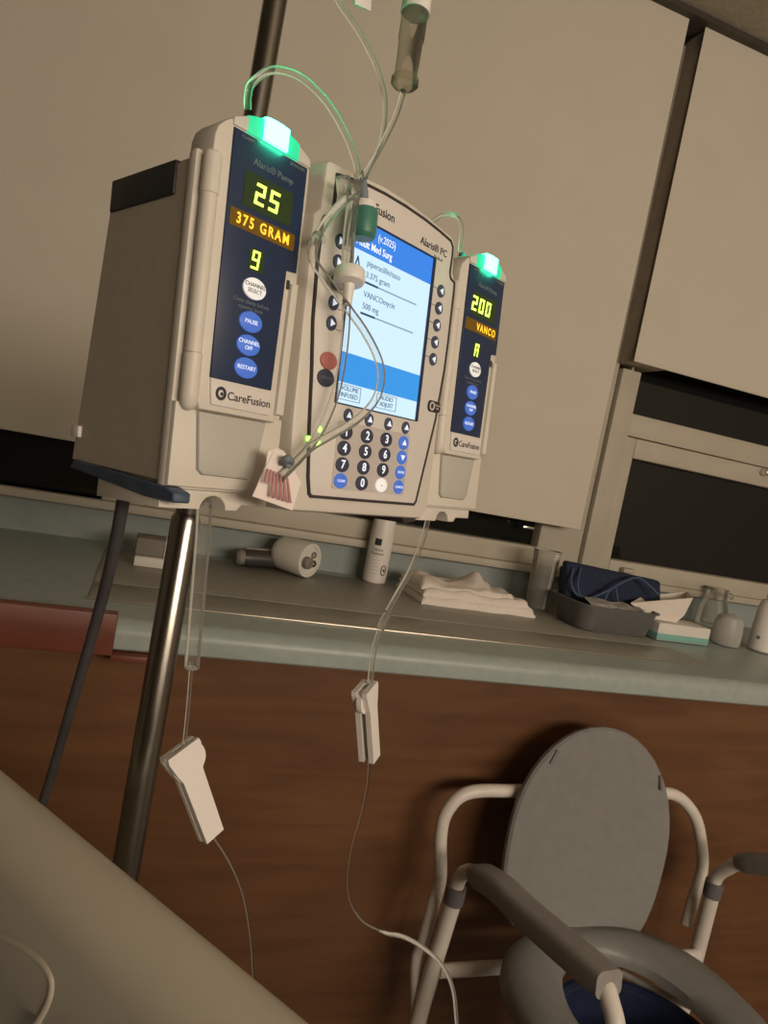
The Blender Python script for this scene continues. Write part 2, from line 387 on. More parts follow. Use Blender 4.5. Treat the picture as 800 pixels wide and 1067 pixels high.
# middle window, nearly covered by the wide shade
p2 = PY(555, 567, YF + 0.02); zb = PY(500, 559.5, YF + 0.02).z
window('window_2', p.x + 0.042, mx0 - 0.012, zl1, ztop, 0.05, mx0 - 0.012 - p2.x, zb - zl1, 0.05, YF - 0.005, YW + 0.05)
obj('window_latch', box(PY(543, 548, YF).x, PY(555, 548, YF).x, YF - 0.012, YF + 0.02, PY(549, 550, YF).z - 0.003, PY(549, 550, YF).z + 0.006, 0.002), M_STEEL, bpy.data.objects['window_2'])
# right window: transom above, hinged casement below
xa = PY(633.6, 581.4, YF).x; zpb = PY(700, 592.7, YF).z; zpt = PY(700, 486.8, YF).z
xfl = PY(618, 575, YF).x
ztb = PY(700, 441, YF).z                     # bottom of the transom pane
zct = PY(720, 470.5, YF).z                   # top of the casement
w3 = window('window_3', xfl, XR - 0.3, zl1, zct, xa - xfl, 0.06, zpb - zl1, zct - zpt, YF - 0.012, YW + 0.05)
w4 = window('window_4', xfl - 0.002, XR - 0.3, zct + 0.003, ztop, PY(649, 424, YF).x - xfl + 0.004, 0.06, ztb - zct - 0.003, 0.05, YF - 0.004, YW + 0.05)
h = PY(797, 492, YF - 0.02)
bm = box(h.x - 0.006, h.x + 0.05, YF - 0.04, YF - 0.025, h.z - 0.006, h.z + 0.006, 0.003)
add_box(bm, h.x - 0.012, h.x + 0.008, YF - 0.04, YF - 0.012, h.z - 0.009, h.z + 0.009, 0.004)
obj('window_handle', bm, M_STEEL, w3)
h = PY(653, 594, YF - 0.02)
obj('window_catch', box(h.x - 0.02, h.x + 0.02, YF - 0.035, YF - 0.012, h.z - 0.008, h.z + 0.006, 0.005), M_FRAME, w3)

# brown panel below the worktop
bpn = struct('wall_panel', box(XL, XR, 1.075, 1.10, 0.0, ZC - 0.044), M_WOOD)
# worktop with a rounded nosing (profile in y-z, swept along x)
zt = ZC; zb_ = PY(400, 702, YN).z
prof = [(YW, zt), (YN + 0.022, zt)]
for i in range(1, 7):
    a = R(90 * i / 6); prof.append((YN + 0.022 - 0.022 * math.sin(a), zt - 0.022 + 0.022 * math.cos(a)))
prof += [(YN, zb_ + 0.003), (YN + 0.003, zb_), (1.10, zb_), (YW, zb_)]
bm = bmesh.new()
A = [bm.verts.new((XL, y, z)) for y, z in prof]; Bv = [bm.verts.new((XR, y, z)) for y, z in prof]
bm.faces.new(A); bm.faces.new(Bv[::-1])
for i in range(len(prof)): bm.faces.new((A[i], Bv[i], Bv[(i + 1) % len(prof)], A[(i + 1) % len(prof)]))
wt = top('worktop', bm, M_LAM, (0.2, 1.35, zb_), 'long grey-green laminate worktop with rounded front edge under the windows', 'counter', smooth=25)
# vent cover plate let into the worktop
pa = PZ(92, 623, ZC); pb = PZ(752, 696.6, ZC)
yf = (pa.y + pb.y) / 2; xr = PZ(738, 694, ZC).x; yin = PZ(330, 633.5, ZC).y
vc = top('vent_cover', box(pa.x, xr, yin + 0.002, 1.60, ZC + 0.0002, ZC + 0.0025, 0.0008), M_PLATE, (0.5, 1.4, ZC), 'flat brownish-grey heater cover plate let into the worktop', 'cover')
obj('front_strip', box(pa.x, xr, yf + 0.002, yin, ZC + 0.0002, ZC + 0.0022, 0.0008), M_PLATE, vc)
obj('metal_edge', box(pa.x - 0.004, xr, yf - 0.002, yf + 0.0015, ZC + 0.0002, ZC + 0.0030, 0.0006), M_SEAM, vc)
# reddish board along the left end of the nosing
q0 = PY(60, 634, 1.022); q1 = PY(123, 643, 1.022)
rb = top('wooden_board', box(-1.4, q1.x, 1.022, YN - 0.001, zb_ - 0.002, q0.z, 0.003), M_RED, (-0.5, 1.03, zb_), 'reddish-brown wooden board along the left end of the worktop edge', 'board')
obj('lower_ledge', box(q1.x - 0.002, PY(160, 674, 1.03).x, 1.030, 1.075, zb_ - 0.012, zb_ - 0.002, 0.002), M_RED, rb)

# roller shades
def shade(name, x0, x1, z0, label):
    root = empty(name, ((x0 + x1) / 2, YS, z0), label, 'shade', 'roller shades')
    bm = bmesh.new(); nx, nz = 48, 24; V = {}
    for s in (0, 1):
        for i in range(nx + 1):
            for j in range(nz + 1):
                x = x0 + (x1 - x0) * i / nx; z = z0 + 0.012 + (ZR - z0 - 0.012) * j / nz
                y = YS + 0.0025 * mnoise.noise(Vector((x * 1.3, z * 1.1, 3.1))) + (0.0008 if s else -0.0008)
                V[s, i, j] = bm.verts.new((x, y, z))
    for i in range(nx):
        for j in range(nz):
            for s in (0, 1): bm.faces.new((V[s, i, j], V[s, i + 1, j], V[s, i + 1, j + 1], V[s, i, j + 1]))
    for j in range(nz):
        for i in (0, nx): bm.faces.new((V[0, i, j], V[0, i, j + 1], V[1, i, j + 1], V[1, i, j]))
    for i in range(nx):
        for j in (0, nz): bm.faces.new((V[0, i, j], V[0, i + 1, j], V[1, i + 1, j], V[1, i, j]))
    obj('fabric', bm, M_SHADE, root)
    obj('hem_bar', box(x0, x1, YS - 0.003, YS + 0.003, z0, z0 + 0.0125, 0.002), M_SHADE, root)
    return root
shade('roller_shade', XL + 0.4, PY(603.7, 552.5, YS).x, PY(540, 541, YS).z, 'very wide cream roller shade filling the wall behind the infusion pumps')
shade('roller_shade', PY(659.8, 376.5, YS).x, XR - 0.2, zrsh, 'cream roller shade at the right, pulled halfway down over the openable window')

# lamp on the rear wall, behind the bed
lp = empty('wall_lamp', (LAMP.x, YB, LAMP.z - 0.3), 'long wall lamp with warm diffuser behind the bed', 'lamp')
obj('housing', box(LAMP.x - 0.95, LAMP.x + 0.95, YB, LAMP.y + 0.05, LAMP.z - 0.28, LAMP.z + 0.28, 0.01), M_FRAME, lp)
obj('diffuser', box(LAMP.x - 0.91, LAMP.x + 0.91, LAMP.y + 0.05, LAMP.y + 0.07, LAMP.z - 0.24, LAMP.z + 0.24, 0.006), M_LAMPGLOW, lp)

# ================================================================ INFUSION PUMPS
def key(name, cx, cz, a, b, m, parent, y=-0.0024, th=0.0012, n=28):
    return obj(name, prism(oval(cx, cz, a, b, n), y - th, y + 0.0008, 0.0005), m, parent, False)
def lettering(s, size, x, z, y, m, parent, name='lettering', **k):
    return obj(name, text_bm(s, size, x, z, y, **k), m, parent, False, 0)
def make_pump(dx, label, num, amber, chan, amberx, side):
    t = empty('infusion_pump', PMAT @ Matrix.Translation((dx, 0, 0)), label, 'infusion pump', 'infusion pump modules')
    # body behind the door, its back slanting
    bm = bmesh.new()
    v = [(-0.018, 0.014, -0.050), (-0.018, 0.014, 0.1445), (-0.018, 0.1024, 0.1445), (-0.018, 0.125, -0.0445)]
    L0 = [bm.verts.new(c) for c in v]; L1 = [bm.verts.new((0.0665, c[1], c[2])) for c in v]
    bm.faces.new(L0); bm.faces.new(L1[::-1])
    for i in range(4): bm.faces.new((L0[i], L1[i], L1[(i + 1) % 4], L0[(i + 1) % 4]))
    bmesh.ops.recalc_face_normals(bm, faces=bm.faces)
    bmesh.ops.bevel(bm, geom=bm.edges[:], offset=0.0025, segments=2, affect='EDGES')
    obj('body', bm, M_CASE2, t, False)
    obj('body_flange', box(-0.0192, 0.0668, 0.0085, 0.0165, -0.052, 0.1475, 0.002), M_CASE, t, False)
    # door: arched top
    arc = [(-0.0145, 0.150), (-0.0138, 0.1570), (-0.0115, 0.1610)]
    # translucent cap with the status light
    def top_z(x): return 0.1785 - 0.0115 * ((x - 0.029) / 0.036) ** 2
    xs = [-0.0085 + 0.0685 * i / 16 for i in range(17)]
    xs = [-0.003 + 0.0625 * i / 16 for i in range(17)]
    sh = [(-0.0145, 0.1480), (-0.0142, 0.1550), (-0.0125, 0.1605), (-0.0085, 0.1652)]
    door = [(-0.006, -0.003), (-0.0145, 0.020)] + sh + [(x, top_z(x)) for x in xs] + [(0.0612, 0.1640), (0.0615, 0.155), (0.0605, 0.09), (0.0535, -0.003)]
    obj('door', prism(door, -0.0010, 0.0230, 0.0018), M_CASE, t, False)
    cap = [(x, top_z(x) + 0.0003) for x in xs] + [(0.0605, 0.1652), (-0.0030, 0.1652)]
    obj('light_cap', prism(cap, -0.0022, 0.018, 0.0012), M_LIGHTCAP, t, False)
    for a, b, nm, m, y0, z0 in ((0.0070, 0.0490, 'light_guide', M_LIGHTGUIDE, -0.0030, 0.1648), (0.0185, 0.0375, 'status_light', M_LIGHTBAR, -0.0055, 0.1652)):
        xs = [a + (b - a) * i / 8 for i in range(9)]
        lens = [(x, top_z(x) + (0.0006 if nm == 'light_guide' else 0.0012)) for x in xs] + [(b, z0), (a, z0)]
        obj(nm, prism(lens, y0, 0.020, 0.0012), m, t, False)
    # dark film label with the notch at its right
    lab = [(-0.0015, 0.0170), (-0.0022, 0.1640), (0.0575, 0.1640), (0.0575, 0.0960), (0.0490, 0.0952), (0.0466, 0.0170)]
    fl = obj('front_label', prism(lab, -0.0024, -0.0008, 0.0004, front_only=True), M_NAVY, t, False)
    pl = obj('brand_plate', prism([(0.0010, 0.0010), (-0.0012, 0.0168), (0.0466, 0.0168), (0.0475, 0.0025), (0.0460, 0.0006)], -0.0024, -0.0008, 0.0005, front_only=True), M_PANEL, t, False)
    lettering('CareFusion', 0.0072, 0.0120, 0.0078, -0.0025, M_INK, pl, align='LEFT', width=1.05, bold=0.012)
    lg = obj('logo', ring(oval(0.0072, 0.0085, 0.0040, 0.0042), oval(0.0072, 0.0085, 0.0021, 0.0022), -0.0027, -0.0023), M_INK, pl, False)
    obj('logo_dot', prism(oval(0.0078, 0.0083, 0.0011, 0.0011, 14), -0.0027, -0.0023), M_INK, pl, False)
    # displays
    obj('rate_display', prism(rrect(0.0085, 0.0475, 0.1225, 0.1435, 0.001), -0.0027, -0.0022), M_DISPBED, t, False)
    nx = 0.0265 - (len(num) * 0.0072 + (len(num) - 1) * 0.0040) / 2 + (0.0 if len(num) == 2 else -0.0045)
    obj('rate_figures', seg_bm(num, nx, 0.1328, -0.0028, 0.0074, 0.0128, 0.0040, 0.0018), M_GREENLED, t, False, 0)
    obj('drug_display', prism(rrect(0.0005, 0.0525, 0.1085, 0.1190, 0.001), -0.0027, -0.0022), M_AMBERDIM, t, False)
    lettering(amber, 0.0090, amberx, 0.1137, -0.0028, M_AMBERLED, t, 'drug_lettering', width=0.84, bold=0.02, space=1.32)
    obj('channel_display', prism(rrect(0.0175, 0.0295, 0.0868, 0.1003, 0.0008), -0.0027, -0.0022), M_DISPBED, t, False)
    obj('channel_figure', seg_bm(chan, 0.0197, 0.0936, -0.0028, 0.0058, 0.0112, 0.004, 0.0013), M_GREENLED, t, False, 0)
    lettering('Alaris\u00ae Pump', 0.0058, 0.0300, 0.1505, -0.0025, M_GREYINK, t, 'model_lettering')
    lettering('ALARM', 0.0030, 0.0080, 0.1612, -0.0025, M_GREYINK, t, 'alarm_lettering')
    lettering('STANDBY', 0.0030, 0.0490, 0.1612, -0.0025, M_GREYINK, t, 'standby_lettering')
    # keys
    k = key('channel_select_key', 0.0240, 0.0763, 0.0090, 0.0066, M_WHITEKEY, t)
    lettering('CHANNEL\nSELECT', 0.0035, 0.0240, 0.0764, -0.0037, M_INK, k)
    lettering('Close clamp before\nopening door', 0.0036, 0.0230, 0.0655, -0.0025, M_GREYINK, t, 'notice_lettering')
    for nm, z, s in (('pause_key', 0.0557, 'PAUSE'), ('channel_off_key', 0.0413, 'CHANNEL\nOFF'), ('restart_key', 0.0272, 'RESTART')):
        k = key(nm, 0.0237, z, 0.0090, 0.0064, M_BLUEKEY, t)
        lettering(s, 0.0036, 0.0237, z, -0.0037, M_LITTEXT, k)
    # handle strip, hinge, lower door
    obj('door_latch', prism([(0.0515, 0.002), (0.0535, 0.088), (0.0595, 0.089), (0.0585, 0.002)], -0.0040, 0.0, 0.0015, front_only=True), M_CASE, t, False)
    obj('latch_slot', prism(rrect(0.0508, 0.0535, 0.0840, 0.0900, 0.0008), -0.0014, -0.0006), M_GASKET, t, False)
    hx, hy = -0.0115, 0.0030
    obj('hinge_cover', lathe([(0, 0.147), (0.0035, 0.147), (0.0055, 0.145), (0.0058, 0.122), (0.0052, 0.1215), (0.0052, 0.0295), (0, 0.0295)], (hx, hy, 0), seg=24), M_CASE, t, False)
    obj('hinge_knob', lathe([(0, 0.0290), (0.0056, 0.0290), (0.0058, 0.004), (0.0050, -0.0012), (0.003, -0.0038), (0, -0.0046)], (hx, hy, 0), seg=24), M_CASE, t, False)
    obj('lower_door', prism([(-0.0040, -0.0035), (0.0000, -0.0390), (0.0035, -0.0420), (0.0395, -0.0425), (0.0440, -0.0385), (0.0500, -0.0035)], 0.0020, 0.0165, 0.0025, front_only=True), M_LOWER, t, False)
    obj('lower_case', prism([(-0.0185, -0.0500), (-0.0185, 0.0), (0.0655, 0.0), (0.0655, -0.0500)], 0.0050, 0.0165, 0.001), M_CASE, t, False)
    # underside with the half-round pole cut-out
    a = [(0.0210 + 0.0100 * math.cos(R(180 - 180 * i / 12)), -0.0640 + 0.0090 * math.sin(R(180 - 180 * i / 12))) for i in range(13)]
    und = [(-0.0185, -0.0505), (-0.0185, -0.0640)] + a + [(0.0400, -0.0640), (0.0440, -0.0600), (0.0655, -0.0600), (0.0655, -0.0505)]
    obj('underside_rail', prism(und, 0.0120, 0.0850, 0.001), M_CASE, t, False)
    # left side: slot, clip, blue release bar
    if side:
        obj('side_connector', box(-0.0196, -0.0160, 0.0280, 0.1010, 0.1235, 0.1440, 0.0008), M_BLACK, t, False)
        bm = bmesh.new()
        v = [(0.1210, -0.0480), (0.1150, -0.0420), (0.0060, -0.0505), (-0.0050, -0.0535), (-0.0050, -0.0595), (0.0250, -0.0585)]
        L0 = [bm.verts.new((-0.0205, y, z)) for y, z in v]; L1 = [bm.verts.new((-0.0085, y, z)) for y, z in v]
        bm.faces.new(L0); bm.faces.new(L1[::-1])
        for i in range(6): bm.faces.new((L0[i], L1[i], L1[(i + 1) % 6], L0[(i + 1) % 6]))
        bmesh.ops.recalc_face_normals(bm, faces=bm.faces); bmesh.ops.bevel(bm, geom=bm.edges[:], offset=0.001, segments=1, affect='EDGES')
        obj('release_bar', bm, M_BLUEPL, t, False)
        obj('side_clip', box(-0.0205, -0.0160, 0.1130, 0.1235, -0.0270, -0.0190, 0.001), M_WHITE, t, False)
    # tubing port at the top
    tpx = PL(258, 117, 0.022)[0]
    obj('tubing_port', lathe([(0, 0), (0.0038, 0), (0.0038, 0.012), (0.0030, 0.016), (0, 0.016)], (tpx, 0.026, 0.168), seg=16), M_BLUEPL, t, False)
    return t
pump1 = make_pump(0.0, 'larger, nearer infusion pump at the left showing a green rate of 25', '25', '375 GRAM', '9', 0.0265, True)
pump2 = make_pump(0.2583, 'farther infusion pump at the right of the controller showing 200', '200', 'VANCO', 'A', 0.0345, False)

# ---------------------------------------------------------------- controller between the pumps
pc = empty('pump_controller', PMAT @ Matrix.Translation((0.155, 0.0, -0.06)), 'pump controller with bright blue-white screen and keypad between the two pumps', 'controller')
T0 = Matrix.Translation((-0.155, 0.0, 0.06))
def pco(name, bm, m, parent=None, smooth=40):
    bmesh.ops.transform(bm, matrix=T0, verts=bm.verts)
    return obj(name, bm, m, parent or pc, False, smooth)
out = [(0.0858, 0.1716), (0.105, 0.1750), (0.1182, 0.1768), (0.1367, 0.1780), (0.1603, 0.1782), (0.1856, 0.1772), (0.2071, 0.1752), (0.2245, 0.1727),
       (0.2282, 0.1690), (0.2289, 0.1624), (0.2282, 0.1477), (0.2300, 0.1434), (0.2363, 0.1412), (0.2369, 0.1341), (0.2370, 0.0916), (0.2364, 0.0676), (0.2319, 0.0237),
       (0.2175, -0.0470), (0.2151, -0.0499), (0.1482, -0.0499), (0.0940, -0.0497), (0.0918, -0.0480), (0.0891, -0.0367), (0.0849, -0.0018), (0.0814, 0.0375), (0.0775, 0.0700), (0.0760, 0.1074), (0.0765, 0.1370),
       (0.0785, 0.1410), (0.0835, 0.1434), (0.0856, 0.1464), (0.0858, 0.1560)]
case = [(0.0760, 0.1760), (0.0785, 0.1790), (0.105, 0.1815), (0.1367, 0.1845), (0.1603, 0.1845), (0.1856, 0.1832), (0.2071, 0.1808), (0.2290, 0.1780), (0.2345, 0.1730), (0.2360, 0.1500),
        (0.2400, 0.1450), (0.2400, 0.0), (0.2380, -0.0540), (0.2300, -0.0620), (0.0790, -0.0610), (0.0735, -0.0560), (0.0700, 0.0), (0.0690, 0.1400), (0.0750, 0.1460)]
pco('case', prism(case, -0.0005, 0.105, 0.004), M_CASE)
pco('front_panel', prism(offset(out, 0.0006), -0.0016, 0.0, 0.0004, front_only=True), M_PANEL)
pco('gasket', ring(offset(out, 0.0010), offset(out, -0.0012), -0.0020, -0.0004), M_GASKET)
pco('pole_clamp', box(0.085, 0.13, 0.106, 0.145, 0.0, 0.10, 0.005), M_CASE2)
obj_foot = pco('foot', prism([(0.2080, -0.0600), (0.2140, -0.0665), (0.2290, -0.0650), (0.2300, -0.0600)], 0.005, 0.06, 0.001), M_GASKET)
# screen
sx0, sx1, sz0, sz1 = 0.1075, 0.2025, 0.0195, 0.1510
pco('screen_bezel', ring(rrect(sx0 - 0.0008, sx1 + 0.0035, sz0 - 0.0008, sz1 + 0.0015, 0.0008), rrect(sx0, sx1, sz0, sz1, 0.0005), -0.0030, -0.0012), M_NAVY)
sc = pco('screen', prism(rrect(sx0, sx1, sz0, sz1, 0.0005), -0.0022, -0.0012), M_SCREEN, smooth=0)
def scr(name, x0, x1, z0, z1, m, y=-0.0024): return pco(name, box(x0, x1, y, y + 0.0004, z0, z1), m, sc, 0)
scr('header_band', sx0, sx1, 0.1300, sz1, M_SCRBLUE)
scr('footer_band', sx0, sx1, 0.0345, 0.0560, M_SCRBLUE2)
def sct(s, size, x, z, m, align='LEFT', y=-0.0026, **k): return pco('lettering', text_bm(s, size, x, z, y, align=align, **k), m, sc, 0)
sct('(v.2025)', 0.0075, 0.1330, 0.1445, M_LITTEXT, width=0.85)
sct('Adult Med Surg', 0.0075, 0.1105, 0.1355, M_LITTEXT, bold=0.015, width=0.85)
sct('A', 0.0165, 0.1095, 0.1190, M_SCRINK, width=0.8)
sct('piperacillin/tazo', 0.0062, 0.1240, 0.1235, M_SCRGREY2)
sct('3.375 gram', 0.0062, 0.1240, 0.1150, M_SCRGREY2)
sct('VANCOmycin', 0.0062, 0.1240, 0.1010, M_SCRGREY2)
sct('500 mg', 0.0062, 0.1240, 0.0925, M_SCRGREY2)
for z in (0.1090, 0.0865):
    scr('progress_line', 0.1230, 0.1870, z, z + 0.0011, M_SCRGREY)
    scr('progress_fill', 0.1230, 0.1390, z - 0.0002, z + 0.0013, M_SCRINK, -0.0026)
for x0, s in ((0.1085, 'VOLUME\nINFUSED'), (0.1515, 'AUDIO\nADJUST')):
    pco('softkey_outline', ring(rrect(x0, x0 + 0.0245, 0.0220, 0.0335, 0.001), rrect(x0 + 0.0006, x0 + 0.0239, 0.0226, 0.0329, 0.001), -0.0026, -0.0021), M_SCRGREY, sc, 0)
    sct(s, 0.0048, x0 + 0.0122, 0.0280, M_SCRINK, 'CENTER')
# soft keys beside the screen
def tri(cx, cz, s, d):
    P = dict(r=[(-.7, -1), (.9, 0), (-.7, 1)], l=[(.7, -1), (-.9, 0), (.7, 1)], u=[(-1, -.7), (0, .9), (1, -.7)], d=[(-1, .7), (0, -.9), (1, .7)])[d]
    return prism([(cx + a * s, cz + b * s) for a, b in P], -0.0036, -0.0030)
def pkey(name, cx, cz, a, b, m):
    o = pco(name, prism(oval(cx, cz, a, b, 24), -0.0030, -0.0010, 0.0005), m); return o
for i in range(5):
    z = 0.1291 + (0.0725 - 0.1291) * i / 4
    k = pkey('soft_key', 0.0948, z, 0.0048, 0.0052, M_SOFTKEY); pco('arrow', tri(0.0950, z, 0.0026, 'r'), M_LITTEXT, k, 0)
    pco('key_line', box(0.1000, 0.1070, -0.0018, -0.0014, z - 0.0003 - 0.003, z + 0.0003 - 0.003), M_GREYINK, k, 0)
    k = pkey('soft_key', 0.2180, z, 0.0048, 0.0052, M_SOFTKEY); pco('arrow', tri(0.2178, z, 0.0026, 'l'), M_LITTEXT, k, 0)
    pco('key_line', box(0.2065, 0.2130, -0.0018, -0.0014, z - 0.0003 + 0.001, z + 0.0003 + 0.001), M_GREYINK, k, 0)
pco('keypad_bed', prism(rrect(0.1130, 0.1990, -0.0430, 0.0070, 0.002), -0.0019, -0.0010), M_KEYBED)
cx = [0.1217, 0.1455, 0.1688, 0.1911]; rz = [-0.0006, -0.0125, -0.0246, -0.0366]
for i in range(4):
    k = pkey('soft_key', cx[i] + 0.0006, 0.0118, 0.0046, 0.0050, M_SOFTKEY); pco('arrow', tri(cx[i] + 0.0006, 0.0119, 0.0026, 'u'), M_LITTEXT, k, 0)
for r0, row in enumerate((('1', '2', '3', 'u'), ('4', '5', '6', 'd'), ('7', '8', '9', 'ENTER'), ('CLEAR', '0', '.', 'CANCEL'))):
    for c0, s in enumerate(row):
        big = s.isdigit()
        m = M_DARKKEY if big else (M_WHITEKEY if s == '.' else M_BLUEKEY)
        k = pkey('number_key' if big else 'function_key', cx[c0], rz[r0], 0.0070 if c0 < 3 else 0.0062, 0.0056, m)
        if s in 'ud': pco('arrow', tri(cx[c0], rz[r0], 0.0026, s), M_LITTEXT, k, 0)
        else: pco('lettering', text_bm(s, 0.0088 if big else (0.009 if s == '.' else 0.0028), cx[c0], rz[r0] + (0.002 if s == '.' else 0), -0.0031, bold=0.02 if big else 0), M_INK if s == '.' else M_LITTEXT, k, 0)
k = pkey('silence_key', 0.0960, 0.0464, 0.0082, 0.0062, M_REDKEY)
k = pkey('options_key', 0.0950, 0.0341, 0.0082, 0.0062, M_DARKKEY); pco('lettering', text_bm('OPTIONS', 0.0027, 0.0950, 0.0341, -0.0031), M_GREYINK, k, 0)
k = pco('power_badge', prism(rrect(0.2185, 0.2355, 0.0295, 0.0390, 0.0035), -0.0030, -0.0010, 0.0005), M_GASKET)
pco('badge_ring', ring(oval(0.2230, 0.0342, 0.0034, 0.0036), oval(0.2230, 0.0342, 0.0022, 0.0024), -0.0034, -0.0028), M_PANEL, k)
pco('lettering', text_bm('SYSTEM\nON', 0.0024, 0.2308, 0.0342, -0.0031), M_PANEL, k, 0)
for x, z in ((0.0949, -0.0120), (0.0947, -0.0020), (0.0850, -0.0098)):  # first is the power light; other two imitate its refraction in the tubes
    pco('power_light_and_glint', prism(oval(x, z, 0.0016, 0.0021, 12), -0.0030, -0.0010, 0.0004), M_PWRLED_GLINT)
pco('brand_lettering', text_bm('CareFusion', 0.0095, 0.1085, 0.1640, -0.0018, align='LEFT', width=0.95, bold=0.01), M_INK, None, 0)
pco('brand_logo', ring(oval(0.1010, 0.1650, 0.0052, 0.0052), oval(0.1010, 0.1650, 0.0028, 0.0028), -0.0020, -0.0015), M_GREYINK)
pco('model_lettering', text_bm('Alaris\u00ae PC', 0.0082, 0.2025, 0.1600, -0.0018, bold=0.008), M_INK, None, 0)
pco('maker_lettering', text_bm('Medical', 0.0040, 0.2095, 0.1535, -0.0018), M_GREYINK, None, 0)

# ================================================================ POLE, CORD, TUBING
pol = Vector((0.0368, 0.597, 0.0))
iv = empty('iv_pole', pol, 'chrome drip stand pole carrying the infusion pumps', 'iv pole')
obj('lower_pole', lathe([(0, 0.10), (0.0118, 0.10), (0.0118, EYE - 0.08), (0.0095, EYE - 0.075), (0, EYE - 0.075)], pol, seg=32), M_CHROME, iv)
obj('upper_pole', lathe([(0, EYE - 0.1), (0.0092, EYE - 0.1), (0.0092, 2.30), (0, 2.302)], pol, seg=32), M_CHROME, iv)
obj('hub', lathe([(0, 0.06), (0.03, 0.06), (0.03, 0.11), (0.016, 0.125), (0, 0.125)], pol), M_DEVDARK, iv)
for i in range(5):
    a = R(72 * i + 20); e = pol + Vector((math.cos(a) * 0.26, math.sin(a) * 0.26, 0.075))
    obj('foot_leg', tube([pol + Vector((0, 0, 0.09)), pol.lerp(e, 0.5) + Vector((0, 0, 0.05)), e], 0.011, smooth=4), M_CHROME, iv)
    obj('caster', lathe([(0, -0.01), (0.027, -0.01), (0.03, 0), (0.027, 0.01), (0, 0.01)], (e.x, e.y, 0.030), (math.sin(a), -math.cos(a), 0), 20), M_RUBBER, iv)
for i in range(2):
    s = 1 if i else -1
    obj('bag_hook', tube([pol + Vector((0, 0, 2.28)), pol + Vector((s * 0.06, 0, 2.29)), pol + Vector((s * 0.10, 0, 2.28)), pol + Vector((s * 0.12, 0, 2.32))], 0.004), M_CHROME, iv)
# power cord hanging from the left pump
cord = [PP(131, 503, 0.075), PP(126, 535, 0.085), PP(115, 590, 0.105), PP(98, 655, 0.130), PP(76, 730, 0.160), PP(52, 812, 0.195)]
e = cord[-1]; cord += [e + Vector((-0.010, 0.006, -0.07)), e + Vector((-0.018, 0.010, -0.15))] + [Vector((e.x - 0.022 - 0.002 * k, e.y + 0.012, (e.z - 0.25) * (1 - k / 6) + 0.004)) for k in range(7)]
top('power_cord', tube(cord, [0.0046, 0.0042, 0.0036, 0.0032, 0.0030, 0.0030], 10), M_CORD, cord[0], 'thick dark power cord hanging below the left pump', 'cord')

def clampmesh(p0, p1, side, depth, wide0, wide1, name, parent, spine=-1):
    """roller clamp: tapered trough from p0 (wide end) to p1, with its roller"""
    ax = (p1 - p0); L = ax.length; ax.normalize()
    sx = (side - ax * side.dot(ax)).normalized(); sn = ax.cross(sx)
    def P(a, b, c): return p0 + ax * (a * L) + sx * b + sn * c
    bm = bmesh.new()
    # silhouette along the clamp: flared lip, neck, straight trough
    sil = [(0.0, wide0 * 0.95), (0.05, wide0 * 1.0), (0.20, wide0 * 0.80), (0.30, wide0 * 0.62), (1.0, wide1)]
    for s, (c0, c1) in ((0, (-0.5 * depth, -0.16 * depth)), (1, (0.16 * depth, 0.5 * depth))):
        pts = [(a, -b / 2) for a, b in sil] + [(a, b / 2) for a, b in reversed(sil)]
        v0 = [bm.verts.new(P(a, b, c0)) for a, b in pts]; v1 = [bm.verts.new(P(a, b, c1)) for a, b in pts]
        bm.faces.new(v0); bm.faces.new(v1[::-1])
        for i in range(len(pts)): bm.faces.new((v0[i], v1[i], v1[(i + 1) % len(pts)], v0[(i + 1) % len(pts)]))
    # spine joining both cheeks
    pts = [(0.0, -0.5 * wide0), (0.22, -0.40 * wide0), (0.32, -0.30 * wide0), (1.0, -0.48 * wide1), (1.0, -0.1 * wide1), (0.32, -0.05 * wide0), (0.0, -0.2 * wide0)]
    v0 = [bm.verts.new(P(a, -b * spine, -0.18 * depth)) for a, b in pts]; v1 = [bm.verts.new(P(a, -b * spine, 0.18 * depth)) for a, b in pts]
    bm.faces.new(v0); bm.faces.new(v1[::-1])
    for i in range(len(pts)): bm.faces.new((v0[i], v1[i], v1[(i + 1) % len(pts)], v0[(i + 1) % len(pts)]))
    c = obj(name, bm, M_WHITE, parent, smooth=20)
    obj('roller', lathe([(0, -0.15 * depth), (wide0 * 0.42, -0.15 * depth), (wide0 * 0.42, 0.15 * depth), (0, 0.15 * depth)], P(0.17, -0.18 * wide0 * spine, 0), tuple(sn), 20), M_WHITE, c)
    return c
RT = 0.0013
# line through the left pump
la_ = empty('infusion_line', PP(262, 112, 0.02), 'clear infusion tubing looping over the left pump with slanted white clamp below', 'tubing', 'infusion lines')
obj('upper_tube', tube([PP(258, 114, 0.026), PP(258, 100, 0.024), PP(263, 86, 0.02), PP(284, 73, 0.018), PP(312, 80, 0.012), PP(340, 106, 0.0), PP(360, 140, -0.01), PP(371, 170, -0.015), PP(373, 196, -0.018)], 0.0026), M_TUBE, la_)
obj('tube_sleeve', tube([PP(213, 522, 0.030), PP(211, 560, 0.030), PP(206, 620, 0.032), PP(199.5, 696, 0.035)], 0.0052, 14), M_TUBE2, la_)
obj('lower_tube', tube([PP(199.5, 690, 0.035), PP(196, 735, 0.035), PP(191, 785, 0.030)], RT), M_TUBE, la_)
c0, c1 = PP(187, 779, 0.030), PP(220, 870, 0.020)
clampmesh(c0, c1, (PP(208, 775, 0.03) - PP(168, 786, 0.03)), 0.010, 0.0270, 0.0150, 'roller_clamp', la_)
obj('drip_tube', tube([PP(221, 870, 0.020), PP(240, 900, 0.018), PP(254, 935, 0.015), PP(262, 985, 0.012), PP(264, 1040, 0.01), PP(262, 1090, 0.0)], 0.0009), M_DRIP, la_)
